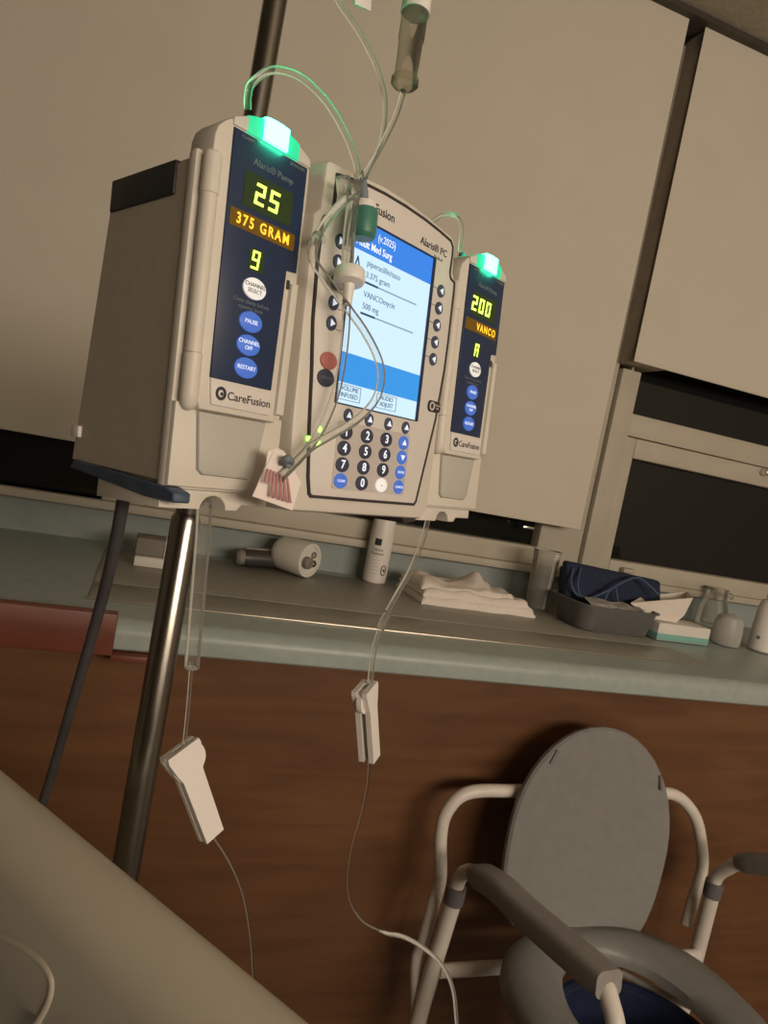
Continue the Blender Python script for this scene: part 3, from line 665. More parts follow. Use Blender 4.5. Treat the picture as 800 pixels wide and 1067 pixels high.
# line through the right pump
lb_ = empty('infusion_line', PP(446, 545, 0.02), 'clear infusion tubing below the right pump with upright white clamp', 'tubing', 'infusion lines')
obj('upper_tube', tube([PP(479, 262, 0.022), PP(481, 240, 0.022), PP(476, 226, 0.022), PP(462, 224, 0.015), PP(448, 234, 0.005), PP(440, 248, 0.0)], 0.0020), M_TUBE, lb_)
obj('middle_tube', tube([PP(446, 540, 0.025), PP(440, 563, 0.022), PP(428, 593, 0.018), PP(412, 622, 0.012), PP(402, 641, 0.01), PP(396, 656, 0.01), PP(389, 680, 0.01), PP(385, 716, 0.01)], 0.0025), M_TUBE2, lb_)
obj('tube_joint', tube([PP(404, 638, 0.01), PP(396, 655, 0.01)], 0.0038, 12, smooth=2), M_TUBE2, lb_)
clampmesh(PP(380, 715, 0.010), PP(385, 790, 0.010), (PP(393, 715, 0.01) - PP(366, 721, 0.01)).normalized() + PB[1] * 0.30, 0.014, 0.0240, 0.0140, 'roller_clamp', lb_, 1)
obj('drip_tube', tube([PP(384.5, 788, 0.010), PP(384, 810, 0.010), PP(381, 830, 0.010), PP(376, 852, 0.010), PP(368, 880, 0.006), PP(363, 910, 0.0), PP(365, 938, -0.008), PP(378, 960, -0.014), PP(398, 971, -0.018)], [0.0013, 0.0013, 0.0013, 0.0012, 0.0010, 0.0010, 0.0010, 0.0012]), M_DRIP, lb_)
obj('tube_curl', tube([PP(396, 970, -0.018), PP(405, 973, -0.02), PP(420, 976, -0.02), PP(440, 987, -0.02), PP(460, 1005, -0.02), PP(471, 1028, -0.02), PP(475, 1056, -0.02), PP(476, 1095, -0.02), PP(470, 1180, -0.03)], [0.0012, 0.0020, 0.0020, 0.0020, 0.0020, 0.0020]), M_TUBE, lb_)
# drip chamber and its line
dl = empty('drip_chamber', PP(421, 95, -0.03), 'see-through drip chamber with white cap hanging above the controller', 'drip chamber')
c0, c1 = PP(433, 10, -0.03), PP(421, 90, -0.03); ax = (c1 - c0); Lc = ax.length; ax = ax.normalized()
obj('chamber', lathe([(0, 0), (0.0090, 0), (0.0090, Lc * 0.40), (0.0083, Lc * 0.43), (0.0080, Lc * 0.90), (0.0090, Lc * 0.93), (0.0086, Lc * 0.99), (0.0030, Lc * 1.06), (0, Lc * 1.06)], c0, tuple(ax), 28), M_CHAMBER, dl)
obj('chamber_ring', lathe([(0.0084, Lc * 0.88), (0.0096, Lc * 0.91), (0.0096, Lc * 0.97), (0.0080, Lc * 1.0)], c0, tuple(ax), 28), M_CHAMBER, dl)
obj('cap', lathe([(0, -0.012), (0.006, -0.012), (0.0098, -0.008), (0.0102, 0.003), (0, 0.0032)], c0, tuple(ax), 28), M_WHITE, dl)
obj('feed_tube', tube([c0 - ax * 0.012, c0 - ax * 0.06, c0 - ax * 0.16], 0.003), M_TUBE, dl)
obj('outlet_tube', tube([c1 + ax * 0.003, PP(413, 118, -0.029), PP(403, 140, -0.027), PP(388, 168, -0.024), PP(370, 196, -0.02)], [0.0022] * 5), M_TUBE, dl)
# second line hanging from above
sl = empty('hanging_line', PP(360, 10, -0.01), 'thin clear line curving down from the top edge beside the drip chamber', 'tubing')
obj('tube', tube([PP(338, -30, 0.0), PP(354, 4, 0.0), PP(372, 30, -0.005), PP(388, 60, -0.01), PP(397, 85, -0.012), PP(401, 110, -0.015), PP(397, 145, -0.018), PP(380, 185, -0.02)], [0.0020] * 8), M_TUBE, sl)
obj('slide_clamp', box(-0.006, 0.006, -0.0015, 0.0015, -0.004, 0.012, 0.001), M_WHITE, sl, False)
bpy.data.objects['slide_clamp'].location = PMAT.inverted().to_3x3() @ Vector((0, 0, 0))
sc_o = bpy.data.objects['slide_clamp']; sc_o.location = PP(373, -4, -0.008) - sl.matrix_world.translation; sc_o.rotation_euler = (0, R(75), R(32))

# tubing set hanging in front of the controller
ex = empty('extension_set', PP(365, 290, -0.02), 'clear tubing set with green cap and white disc hanging over the controller screen', 'tubing')
D = -0.020
obj('green_cap', lathe([(0, 0), (0.0075, 0), (0.0092, 0.0025), (0.0095, 0.004), (0.0095, 0.0185), (0.0088, 0.020), (0, 0.020)], PP(377, 249, D), (PP(379.5, 222, D) - PP(377, 249, D)), 24), M_GREENCAP, ex)
obj('cap_collar', lathe([(0, 0), (0.0082, 0), (0.0085, 0.005), (0.0078, 0.0085), (0, 0.0085)], PP(378.6, 224, D), (PP(379.5, 210, D) - PP(378, 224, D)), 24), M_WHITE, ex)
obj('cap_stem', lathe([(0, 0), (0.0034, 0), (0.0034, 0.008), (0.0026, 0.016), (0, 0.016)], PP(378.8, 213, D), (PP(378, 190, D) - PP(378.8, 213, D)), 16), M_GREYINK, ex)
obj('main_tube', tube([PP(371, 190, D), PP(367, 215, D), PP(363, 250, D), PP(361.5, 285, D)], 0.0042, 14), M_TUBE2, ex)
obj('disc_filter', lathe([(0, 0), (0.0060, 0), (0.0100, 0.0015), (0.0108, 0.003), (0.0108, 0.0095), (0.0100, 0.0108), (0.0045, 0.0118), (0.004, 0.014), (0, 0.014)], PP(363.5, 297, D), (PP(365.5, 278, D) - PP(363.5, 297, D)) + Vector((0, 0.003, 0)), 28), M_WHITE, ex)
obj('filter_stem', lathe([(0, 0), (0.0032, 0), (0.0042, 0.016), (0, 0.016)], PP(361.5, 318, D), (PP(363.5, 296, D) - PP(361.5, 318, D)), 16), M_WHITE, ex)
obj('side_tube', tube([PP(361, 312, D), PP(360, 345, D + 0.002), PP(356, 380, D + 0.004), PP(349, 412, D + 0.006), PP(338, 440, D + 0.006), PP(325, 462, D + 0.006), PP(308, 482, D + 0.004), PP(294, 496, D)], 0.0030, 12), M_TUBE, ex)
obj('loop_tube', tube([PP(372, 196, D), PP(350, 218, D), PP(335, 238, D), PP(328, 256, D), PP(327, 272, D), PP(340, 291, D), PP(360, 318, D - 0.002), PP(380, 346, D - 0.004), PP(394, 374, D - 0.004), PP(397, 396, D - 0.004), PP(390, 418, D - 0.002), PP(371, 438, D), PP(348, 452, D), PP(324, 466, D + 0.002), PP(306, 484, D + 0.002), PP(292, 498, D)], 0.0030, 12), M_TUBE, ex)
obj('valve_stub', tube([PP(357, 184, D + 0.004), PP(358, 196, D + 0.004), PP(359, 204, D + 0.004)], 0.0050, 14), M_TUBE2, ex)
obj('tube_bundle', tube([PP(374, 178, D), PP(377, 196, D), PP(372, 212, D), PP(366, 245, D), PP(364, 282, D)], 0.0028, 10), M_TUBE, ex)
obj('hook_clip', tube([PP(336, 250, D + 0.012), PP(331, 244, D + 0.006), PP(327, 250, D), PP(325, 262, D), PP(326, 273, D)], 0.0028, 10), M_TUBE2, ex)
# paper tag tied to the tubing
tg = [(288, 466), (279, 470), (277, 485), (263, 517), (304.5, 532), (313.5, 503), (302, 481), (296, 470)]
nrm = -PB[1]
bm = bmesh.new()
v0 = [bm.verts.new(PP(x, y, D + 0.004 + 0.0015 * math.sin(i * 1.3))) for i, (x, y) in enumerate(tg)]
v1 = [bm.verts.new(v.co - nrm * 0.0006) for v in v0]
bm.faces.new(v0); bm.faces.new(v1[::-1])
for i in range(len(tg)): bm.faces.new((v0[i], v1[i], v1[(i + 1) % len(tg)], v0[(i + 1) % len(tg)]))
bmesh.ops.triangulate(bm, faces=bm.faces[:])
tag_o = top('paper_tag', bm, M_LABEL, PP(288, 470, D + 0.004), 'white paper tag with rows of faded red print tied on the tubing', 'tag', smooth=0)
def tagpt(a, b):      # a across (0 left .. 1 right), b along (0 top .. 1 bottom)
    p = PP(278 + (300 - 278) * a, 484 + (490 - 484) * a, D).lerp(PP(268 + (306 - 268) * a, 516 + (528 - 516) * a, D), b); return p
for i in range(7):
    a = 0.06 + 0.135 * i; b0, b1 = (0.12, 0.55) if i < 2 else (0.1 + 0.02 * i, 0.92)
    bm = bmesh.new(); q = [tagpt(a, b0), tagpt(a + 0.075, b0), tagpt(a + 0.075, b1), tagpt(a, b1)]
    v0 = [bm.verts.new(p + nrm * 0.0004) for p in q]; v1 = [bm.verts.new(p - nrm * 0.0002) for p in q]
    bm.faces.new(v0); bm.faces.new(v1[::-1])
    for k in range(4): bm.faces.new((v0[k], v1[k], v1[(k + 1) % 4], v0[(k + 1) % 4]))
    obj('print_line', bm, M_PINK, tag_o, smooth=0)
top('tag_tie', tube([PP(296, 482, D), PP(299, 478, D - 0.003), PP(303, 481, D), PP(298, 486, D + 0.002)], 0.0026, 10), M_GREYINK, PP(299, 481, D), 'short dark tie holding the paper tag to the tubing', 'tie')

# ================================================================ HOSPITAL BED (side rail at the lower left)
ZRAIL = EYE - 0.30
ra, rb_ = PZ(0, 787, ZRAIL), PZ(350, 1067, ZRAIL)
bd = (rb_ - ra).normalized(); bn = Vector((bd.y, -bd.x, 0)); bn = bn if bn.dot(-ra) > 0 else -bn      # towards the sleeper
bed = empty('hospital_bed', (ra.x + bn.x * 0.5 + bd.x * 0.5, ra.y + bn.y * 0.5 + bd.y * 0.5, 0), 'hospital bed with cream plastic side rail along the lower left', 'bed')
RTH = 0.058
def rail_profile():
    pts = []; r0 = RTH / 2
    for i in range(13):
        a = math.pi * i / 12; pts.append((-r0 * math.cos(a), ZRAIL - r0 + r0 * math.sin(a)))   # across: -r0 outer .. +r0 inner
    pts += [(r0, ZRAIL - 0.085), (r0 - 0.008, ZRAIL - 0.10), (r0 - 0.008, ZRAIL - 0.34), (r0 - 0.016, ZRAIL - 0.36), (-r0, ZRAIL - 0.36)]
    return pts
pr = rail_profile(); bm = bmesh.new(); secs = []
base = ra + bn * (RTH / 2 - 0.006)
for t, dz in ((-0.42, -0.06), (-0.40, -0.03), (-0.36, -0.008), (-0.30, 0), (0.0, 0), (0.40, 0), (0.62, 0), (0.68, -0.008), (0.72, -0.03), (0.74, -0.06)):
    secs.append([bm.verts.new(Vector((base.x, base.y, 0)) + bd * t + bn * c + Vector((0, 0, z + dz * (1 if z > ZRAIL - 0.2 else -1)))) for c, z in pr])
n = len(pr)
for a, b in zip(secs, secs[1:]):
    for i in range(n): bm.faces.new((a[i], b[i], b[(i + 1) % n], a[(i + 1) % n]))
bm.faces.new(secs[0]); bm.faces.new(secs[-1][::-1])
rail_o = obj('side_rail', bm, M_BED, bed, smooth=50)
def railpt(t, z, c=RTH / 2 - 0.008): return Vector((base.x, base.y, 0)) + bd * t + bn * c + Vector((0, 0, z))
# raised rim of the hand hole
def rail_hit(px, py):
    d = ray(px, py); o = Vector((base.x, base.y, EYE)) + bn * (RTH / 2 - 0.0012) - Vector((0, 0, EYE))
    t = o.dot(bn) / d.dot(bn); q = d * t; return Vector((q.x, q.y, q.z + EYE))
bm = tube([rail_hit(x, y) for x, y in ((-60, 940), (-20, 962), (10, 977), (35, 993), (50, 1008), (56, 1026), (48, 1052), (25, 1085))], 0.0030)
obj('grip_rim', bm, M_BED, rail_o)
for t in (0.0, 0.35):
    q = railpt(t, ZRAIL - 0.35, -0.01)
    obj('rail_arm', tube([q, q - Vector((0, 0, 0.10)), Vector((q.x + bn.x * 0.1, q.y + bn.y * 0.1, 0.40))], 0.016), M_SHEET, bed)
def bedbox(t0, t1, c0, c1, z0, z1, bev):
    bm = box(t0, t1, c0, c1, z0, z1, bev, 3)
    for v in bm.verts: v.co = Vector((base.x, base.y, 0)) + bd * v.co.x + bn * v.co.y + Vector((0, 0, v.co.z))
    return bm
obj('bed_frame', bedbox(-0.6, 1.4, 0.05, 0.95, 0.36, 0.44, 0.01), M_SHEET, bed)
obj('mattress', bedbox(-0.6, 1.4, 0.05, 0.95, 0.442, 0.60, 0.03), M_MATTRESS, bed)
for t in (-0.45, 1.25):
    for c in (0.15, 0.85):
        obj('bed_leg', bedbox(t - 0.03, t + 0.03, c - 0.03, c + 0.03, 0.0, 0.362, 0.005), M_SHEET, bed)

# ================================================================ COMMODE CHAIR
cc = Vector((0.85, 0.80, 0))
cm = empty('commode_chair', cc, 'grey and white commode chair with raised oval lid against the brown panel', 'commode chair')
TB = 0.0118
YBK = 1.005
# back bar (upside-down U)
pl_ = [Vector((PY(470, 951, 0.945).x - 0.008, 0.962, 0.36)), PY(434, 1005, 0.982), PY(440, 985, 0.985), PY(450.6, 945, 0.99), PY(458.5, 915, YBK), PY(459, 872, YBK), PY(466, 845, YBK), PY(488, 826, YBK), PY(536, 824, YBK), PY(612, 825, YBK),
       PY(680, 825.5, YBK), PY(706, 830, YBK), PY(723, 849, YBK), PY(730, 874, YBK), PY(731.5, 905, YBK), PY(723, 934, 0.99), PY(715, 963, 0.985)]
obj('back_bar', tube(pl_, 0.0110, 14), M_COMTUBE, cm)
legx = PY(470, 951, 0.945).x; legx2 = PY(742.5, 928, 0.945).x; YR = 0.945; YFL = 0.60
zcol = EYE - 0.66
def arm(px0, px1, sgn, side, lift=0.0):
    X = px0
    zl = zcol
    # rear leg and its collar
    lo_leg = PY(438, 1065, YR) if side == 'l' else PY(728.5, 994, YR)
    ft = Vector((X - sgn * 0.02, YR + 0.03, 0.0))
    obj('rear_leg', tube([Vector((X, YR, zl - 0.005)), Vector((X - sgn * 0.010, YR + 0.012, 0.40)), ft + Vector((0, 0, 0.03))], 0.0135, 14, smooth=3), M_COMTUBE, cm)
    obj('leg_tip', lathe([(0, 0), (0.020, 0), (0.020, 0.006), (0.0165, 0.035), (0, 0.035)], ft, seg=20), M_RUBBER, cm)
    obj('collar', lathe([(0, -0.014), (0.0158, -0.014), (0.0162, 0.0), (0.0158, 0.014), (0, 0.014)], (X, YR, zl), seg=22), M_COLLAR, cm)
    a0 = Vector((X, YR, zl)); f0 = Vector((px1, YFL, 0))
    zr0, zf = zl + 0.052, EYE - 0.555 + lift * 1.3
    path = [a0, Vector((X, YR - 0.002, zl + 0.025)), Vector((X + (px1 - X) * 0.03, YR - 0.018, zl + 0.050)), Vector((X + (px1 - X) * 0.15, YR - 0.055, zl + 0.066 + lift * 0.4)),
            Vector((X + (px1 - X) * 0.5, (YR + YFL) / 2, zl + 0.082 + lift)), Vector((px1, YFL + 0.05, zf)), Vector((px1, YFL + 0.01, zf - 0.012)), Vector((px1, YFL - 0.012, zf - 0.045)), Vector((px1 + sgn * 0.004, YFL - 0.02, zf - 0.12)), Vector((px1 + sgn * 0.02, YFL - 0.04, 0.03))]
    obj('arm_tube', tube(path, 0.0112, 14), M_COMTUBE, cm)
    ft = Vector((px1 + sgn * 0.02, YFL - 0.04, 0.0))
    obj('leg_tip', lathe([(0, 0), (0.020, 0), (0.020, 0.006), (0.0165, 0.035), (0, 0.035)], ft, seg=20), M_RUBBER, cm)
    # pad: rounded block following the tube
    A = Vector((X + (px1 - X) * 0.10, YR - 0.035, zl + 0.062 + lift * 0.3)); Bm = Vector((X + (px1 - X) * 0.5, (YR + YFL) / 2, zl + 0.088 + lift)); Bp = Vector((px1, YFL + 0.02, zf + 0.006))
    P = catmull([A, A.lerp(Bm, 0.5) + Vector((0, 0, 0.006)), Bm, Bp], 6); bm = bmesh.new(); secs = []
    n = len(P)
    for i, p_ in enumerate(P):
        t = (P[min(i + 1, n - 1)] - P[max(i - 1, 0)]).normalized(); sx = t.cross(Vector((0, 0, 1))).normalized(); up = sx.cross(t)
        k = 0.62 if i == 0 else (0.85 if i == 1 else (0.93 if i == n - 1 else 1.0))
        secs.append([bm.verts.new(p_ + sx * a * k + up * b * k) for a, b in rrect(-0.021, 0.021, -0.017, 0.017, 0.010, 4)])
    m = len(secs[0])
    for a, b in zip(secs, secs[1:]):
        for i in range(m): bm.faces.new((a[i], b[i], b[(i + 1) % m], a[(i + 1) % m]))
    bm.faces.new(secs[0]); bm.faces.new(secs[-1][::-1])
    obj('arm_pad', bm, M_COMPAD, cm, smooth=50)
arm(legx, legx + 0.030, 1, 'l')
arm(legx2, legx2 + 0.020, -1, 'r', 0.045)
# cross tubes
zc1 = PY(500, 1009, YR).z
obj('rear_rail', tube([Vector((legx, YR, zc1)), Vector(((legx + legx2) / 2, YR, zc1)), Vector((legx2, YR, zc1))], 0.0112, 14, smooth=2), M_COMTUBE, cm)
for X in (legx + 0.018, legx2 + 0.008):
    obj('side_rail', tube([Vector((X, YR, 0.22)), Vector((X, (YR + YFL) / 2, 0.22)), Vector((X, YFL - 0.03, 0.22))], 0.0112, 14, smooth=2), M_COMTUBE, cm)
obj('front_rail', tube([Vector((legx + 0.03, YFL - 0.02, 0.40)), Vector(((legx + legx2) / 2, YFL - 0.02, 0.40)), Vector((legx2 + 0.02, YFL - 0.02, 0.40))], 0.0112, 14, smooth=2), M_COMTUBE, cm)
# seat ring
ZS = EYE - 0.712
hc = PY(632, 964, 0.93)
sxc = PY(592, 978, 0.93).x + 0.012; syc = 0.745
def seat_out(a):
    c, q = math.cos(a), math.sin(a); k = 0.72 if q > 0 else 1.0
    return (sxc + 0.198 * math.copysign(abs(c) ** k, c), syc + 0.190 * math.copysign(abs(q) ** k, q))
def seat_in(a): return (sxc + 0.112 * math.cos(a), syc + 0.008 + 0.130 * math.sin(a))
bm = bmesh.new(); N = 48; sect = []
for i in range(N):
    a = 2 * math.pi * i / N; ox, oy = seat_out(a); ix, iy = seat_in(a); row = []
    for k, (t, z) in enumerate(((0.0, -0.028), (0.0, -0.010), (0.10, 0.0), (0.45, 0.004), (0.85, -0.001), (1.0, -0.012), (1.0, -0.028))):
        row.append(bm.verts.new((ox + (ix - ox) * t, oy + (iy - oy) * t, ZS + z)))
    sect.append(row)
for i in range(N):
    a, b = sect[i], sect[(i + 1) % N]
    for k in range(7): bm.faces.new((a[k], b[k], b[(k + 1) % 7], a[(k + 1) % 7]))
obj('seat', bm, M_COMGREY, cm, smooth=50)
obj('pail', lathe([(0, -0.24), (0.110, -0.24), (0.128, -0.05), (0.136, -0.050), (0.136, -0.054), (0.124, -0.06), (0.106, -0.234), (0, -0.234)], (sxc, syc, ZS), seg=40), M_BUCKET, cm)
obj('pail_handle', tube([PZ(648, 1014, ZS - 0.075), PZ(693, 1036, ZS - 0.075), PZ(738, 1057, ZS - 0.075)], 0.006, 10), M_COMTUBE, cm)
# raised lid leaning on the back bar
lt = PY(640, 759, 1.000); lb = PY(600, 985, 0.945)
up = (lt - Vector((sxc - 0.010, 0.930, ZS - 0.020))); LH = up.length; up = up.normalized()
o0 = Vector((sxc - 0.010, 0.930, ZS - 0.020)); rt = Vector((1, 0, 0)); rt = (rt - up * rt.dot(up)).normalized(); nr = rt.cross(up)
if nr.y > 0: nr = -nr
def lid_out(t):
    """half widths along the lid: t 0 bottom .. 1 top"""
    return 0.5
prof = []
for i in range(40):
    a = 2 * math.pi * i / 40
    s, c = math.sin(a), math.cos(a)
    xx = 0.163 * c; zz = LH * 0.5 + LH * 0.5 * s
    if s < 0: xx = 0.163 * math.copysign(abs(c) ** 0.28, c); zz = LH * 0.47 + LH * 0.47 * s
    else: zz = LH * 0.47 + LH * 0.53 * s
    prof.append((xx, zz))
bm = bmesh.new()
rings = []
for k, (sc_, dd) in enumerate(((0.97, -0.008), (1.0, -0.004), (1.0, 0.004), (0.975, 0.008), (0.93, 0.0075), (0.90, 0.006))):
    rings.append([bm.verts.new(o0 + rt * (x * sc_) + up * (LH * 0.47 + (z - LH * 0.47) * sc_) + nr * dd) for x, z in prof])
for a, b in zip(rings, rings[1:]):
    for i in range(40): bm.faces.new((a[i], b[i], b[(i + 1) % 40], a[(i + 1) % 40]))
bm.faces.new(rings[0]); bm.faces.new(rings[-1][::-1])
lid = obj('lid', bm, M_COMGREY, cm, smooth=30)
for s in (-1, 1):
    q = o0 + rt * (s * 0.118) + up * (LH * 0.80) + nr * 0.009
    obj('lid_bumper', tube([q - up * 0.012, q + up * 0.012 - rt * s * 0.008], 0.003, 8, smooth=2), M_COLLAR, lid)
obj('hinge', tube([o0 + rt * -0.03 + nr * 0.012 + up * 0.012, o0 + rt * 0.06 + nr * 0.012 + up * 0.012], 0.004, 10, smooth=2), M_COLLAR, cm)

# ================================================================ THINGS ON THE WORKTOP
ZT = ZC + 0.0026
# spray can / lotion bottle behind the controller
b0 = PZ(389, 606, ZT)
bo = empty('white_bottle', b0, 'white round bottle with small dark emblem standing below the controller', 'bottle')
rb0 = 0.0285
obj('body', lathe([(0, 0), (rb0 - 0.003, 0), (rb0, 0.003), (rb0, 0.110), (rb0 - 0.002, 0.165), (rb0 - 0.004, 0.170), (0, 0.170)], b0, seg=36), M_WHITE, bo)
obj('cap', lathe([(0, 0.170), (0.022, 0.170), (0.022, 0.195), (0.019, 0.199), (0, 0.199)], b0, seg=28), M_WHITE, bo)
vw = Vector((-b0.x, -b0.y, 0)).normalized(); sd = Vector((-vw.y, vw.x, 0))   # towards viewer / to the right
if sd.x < 0: sd = -sd
def on_bottle(s_bm, name, m, c, r0):
    """wrap a flat x-z mesh round the bottle"""
    for v in s_bm.verts:
        a = v.co.x / r0; dd = r0 + 0.0004 - v.co.y
        v.co = Vector((c.x, c.y, c.z)) + (vw * math.cos(a) + sd * math.sin(a)) * dd + Vector((0, 0, v.co.z))
    return obj(name, s_bm, m, bo if c is b0 else None, smooth=0)
def patch(x0, x1, z0, z1, n=8):
    bm = bmesh.new()
    for i in range(n): add_box(bm, x0 + (x1 - x0) * i / n, x0 + (x1 - x0) * (i + 1) / n, -0.0002, 0.0, z0, z1)
    return bm
on_bottle(patch(-0.014, 0.002, 0.0920, 0.1080), 'emblem', M_INK, b0, rb0)
on_bottle(text_bm('Lotion\nCleanser', 0.0095, -0.004, 0.0770, 0.0), 'lettering', M_DARKKEY, b0, rb0)
for i in range(5): on_bottle(patch(-0.014, 0.006, 0.056 - 0.008 * i, 0.0572 - 0.008 * i), 'small_print', M_SCRGREY if False else M_KEYBED, b0, rb0)
on_bottle(ring(oval(0.019, 0.034, 0.008, 0.013, 16), oval(0.019, 0.034, 0.0055, 0.0105, 16), -0.0002, 0.0), 'round_mark', M_INK, b0, rb0)
on_bottle(prism(oval(0.020, 0.034, 0.0028, 0.004, 12), -0.0002, 0.0), 'round_mark_dot', M_INK, b0, rb0)

# white round-headed device with dark handle, lying down
d0 = PZ(320, 604, ZT); rr_ = 0.040
dv = empty('handheld_device', d0, 'white drum-headed device with dark handle lying on the worktop', 'device')
hc0 = PY(296, 577, d0.y + 0.06); 
axd = Vector((0.62, -0.78, 0)).normalized()
hb = Vector((d0.x - axd.x * 0.01, d0.y + 0.03, ZT + rr_))
hs = hb - axd * 0.075
obj('head', lathe([(0, 0), (rr_ * 0.80, 0), (rr_ * 0.95, 0.006), (rr_, 0.02), (rr_, 0.085), (rr_ * 0.97, 0.090), (rr_ * 0.80, 0.090), (rr_ * 0.78, 0.087), (0, 0.087)], hs, tuple(axd), 36), M_BOXW, dv)
fc = hs + axd * 0.087; sdx = axd.cross(Vector((0, 0, 1))).normalized()
if sdx.x < 0: sdx = -sdx
obj('dark_knob', lathe([(0, 0), (0.0135, 0), (0.0135, 0.012), (0.011, 0.014), (0, 0.014)], fc - sdx * 0.012 + Vector((0, 0, -0.004)), tuple(axd), 24), M_BOXGREY, dv)
for k, (a, b) in enumerate(((0.012, 0.012), (0.016, -0.008))):
    bm = bmesh.new(); q = fc + sdx * a + Vector((0, 0, b))
    add_lathe(bm, [(0.0042, 0), (0.0075, 0), (0.0075, 0.004), (0.0042, 0.004), (0.0042, 0)], q, tuple(axd), 18)
    obj('port_ring', bm, M_DEVDARK if k else M_BOXGREY, dv)
hx0 = Vector((hs.x + 0.012, hs.y - 0.002, ZT + 0.022))
hdir = Vector((-0.97, -0.22, -0.03)).normalized()
obj('handle', lathe([(0, 0), (0.019, 0), (0.0205, 0.015), (0.019, 0.045), (0.0205, 0.082), (0.018, 0.10), (0, 0.10)], hx0, tuple(hdir), 24), M_DEVDARK, dv)
obj('handle_cap', lathe([(0, 0.100), (0.0175, 0.100), (0.0175, 0.112), (0.012, 0.118), (0, 0.118)], hx0, tuple(hdir), 24), M_BOXGREY, dv)
obj('handle_strip', tube([hx0 + hdir * 0.01 + Vector((0, 0, 0.020)), hx0 + hdir * 0.095 + Vector((0, 0, 0.0205))], 0.0022, 8, smooth=2), M_SEAM, dv)

# small grey box with a white strip left of the pole
g0 = PZ(158, 592, ZT)
gb = empty('small_box', g0, 'small grey box with pale lid strip beside the chrome pole', 'box')
obj('body', box(g0.x - 0.035, g0.x + 0.05, g0.y, g0.y + 0.07, ZT, ZT + 0.020, 0.003), M_BOXW, gb)
obj('lid', box(g0.x - 0.036, g0.x + 0.051, g0.y + 0.012, g0.y + 0.071, ZT + 0.0205, ZT + 0.055, 0.004), M_BOXGREY, gb)
obj('pale_strip', box(g0.x + 0.018, g0.x + 0.028, g0.y + 0.008, g0.y + 0.072, ZT + 0.0205, ZT + 0.0565, 0.002), M_BOXW, gb)

# folded towel
t0 = PZ(437, 628, ZT); t1 = PZ(560, 645.5, ZT)
tw = empty('folded_towel', ((t0.x + t1.x) / 2, t0.y + 0.08, ZT), 'crumpled white towel folded on the worktop below the pump controller', 'towel')
def slab(x0, x1, y0, y1, z0, h, seed, amp, peak=None):
    bm = bmesh.new(); nx, ny = 44, 26; V = {}
    for i in range(nx + 1):
        for j in range(ny + 1):
            u, v = i / nx, j / ny
            # superellipse mapping keeps rounded corners
            x = x0 + (x1 - x0) * u; y = y0 + (y1 - y0) * v
            ex_ = min(u, 1 - u) * (x1 - x0); ey_ = min(v, 1 - v) * (y1 - y0); rd = 0.012
            e1 = min(1, ex_ / rd); e2 = min(1, ey_ / rd); edge = math.sqrt(max(0, 1 - (1 - e1) ** 2)) * math.sqrt(max(0, 1 - (1 - e2) ** 2))
            nz = mnoise.noise(Vector((x * 14, y * 16, seed))) + 0.5 * mnoise.noise(Vector((x * 34, y * 30, seed + 7)))
            hh = h * (0.75 + 0.25 * edge) * 1.0 + amp * nz * edge
            if peak:
                for px_, py_, ph, pr_ in peak:
                    d2 = ((x - px_) / pr_[0]) ** 2 + ((y - py_) / pr_[1]) ** 2; hh += ph * math.exp(-d2) * edge
            jx = 0.006 * mnoise.noise(Vector((y * 20, seed, 1.0))) * (1 if u > 0.5 else -1) * (abs(u - 0.5) * 2) ** 3
            jy = 0.006 * mnoise.noise(Vector((x * 20, seed, 5.0))) * (abs(v - 0.5) * 2) ** 3
            V[1, i, j] = bm.verts.new((x + jx, y + jy, z0 + hh * (0.35 + 0.65 * edge)))
            V[0, i, j] = bm.verts.new((x + jx, y + jy, z0))
    for i in range(nx):
        for j in range(ny):
            bm.faces.new((V[1, i, j], V[1, i + 1, j], V[1, i + 1, j + 1], V[1, i, j + 1])); bm.faces.new((V[0, i, j], V[0, i, j + 1], V[0, i + 1, j + 1], V[0, i + 1, j]))
    for i in range(nx):
        for j in (0, ny): bm.faces.new((V[0, i, j], V[0, i + 1, j], V[1, i + 1, j], V[1, i, j]))
    for j in range(ny):
        for i in (0, nx): bm.faces.new((V[0, i, j], V[0, i, j + 1], V[1, i, j + 1], V[1, i, j]))
    return bm
x0, x1, y0 = t0.x, t1.x, (t0.y + t1.y) / 2
obj('lower_fold', slab(x0, x1, y0, y0 + 0.17, ZT, 0.021, 1.0, 0.004), M_TOWEL, tw, smooth=60)
obj('middle_fold', slab(x0 + 0.002, x1 - 0.012, y0 + 0.006, y0 + 0.17, ZT + 0.017, 0.016, 4.0, 0.007), M_TOWEL, tw, smooth=60)
obj('upper_fold', slab(x0 + 0.004, x1 - 0.05, y0 + 0.02, y0 + 0.165, ZT + 0.029, 0.010, 9.0, 0.012,
    [(x0 + 0.17, y0 + 0.10, 0.030, (0.022, 0.05)), (x0 + 0.03, y0 + 0.09, 0.010, (0.03, 0.07)), (x0 + 0.10, y0 + 0.07, 0.006, (0.03, 0.04))]), M_TOWEL, tw, smooth=60)

# clear plastic cups
def cup(px, py, h_, r0, r1, label, wavy=0.0):
    c = PZ(px, py, ZT)
    return top('plastic_cup', lathe([(0, 0), (r0, 0), (r0 + 0.001, 0.004), (r1, h_ - 0.004), (r1 + 0.0022, h_ - 0.002), (r1 + 0.0018, h_), (r1 - 0.001, h_ - 0.001), (r0 - 0.0006, 0.005), (0, 0.003)], c, seg=36), M_CUP, c, label, 'cup', 'clear cups')
cup(558, 634, 0.150, 0.026, 0.034, 'tall clear plastic cup nearest the folded towel')
cup(586, 624, 0.130, 0.024, 0.030, 'lower clear plastic cup beside the dark basin, behind the taller cup')

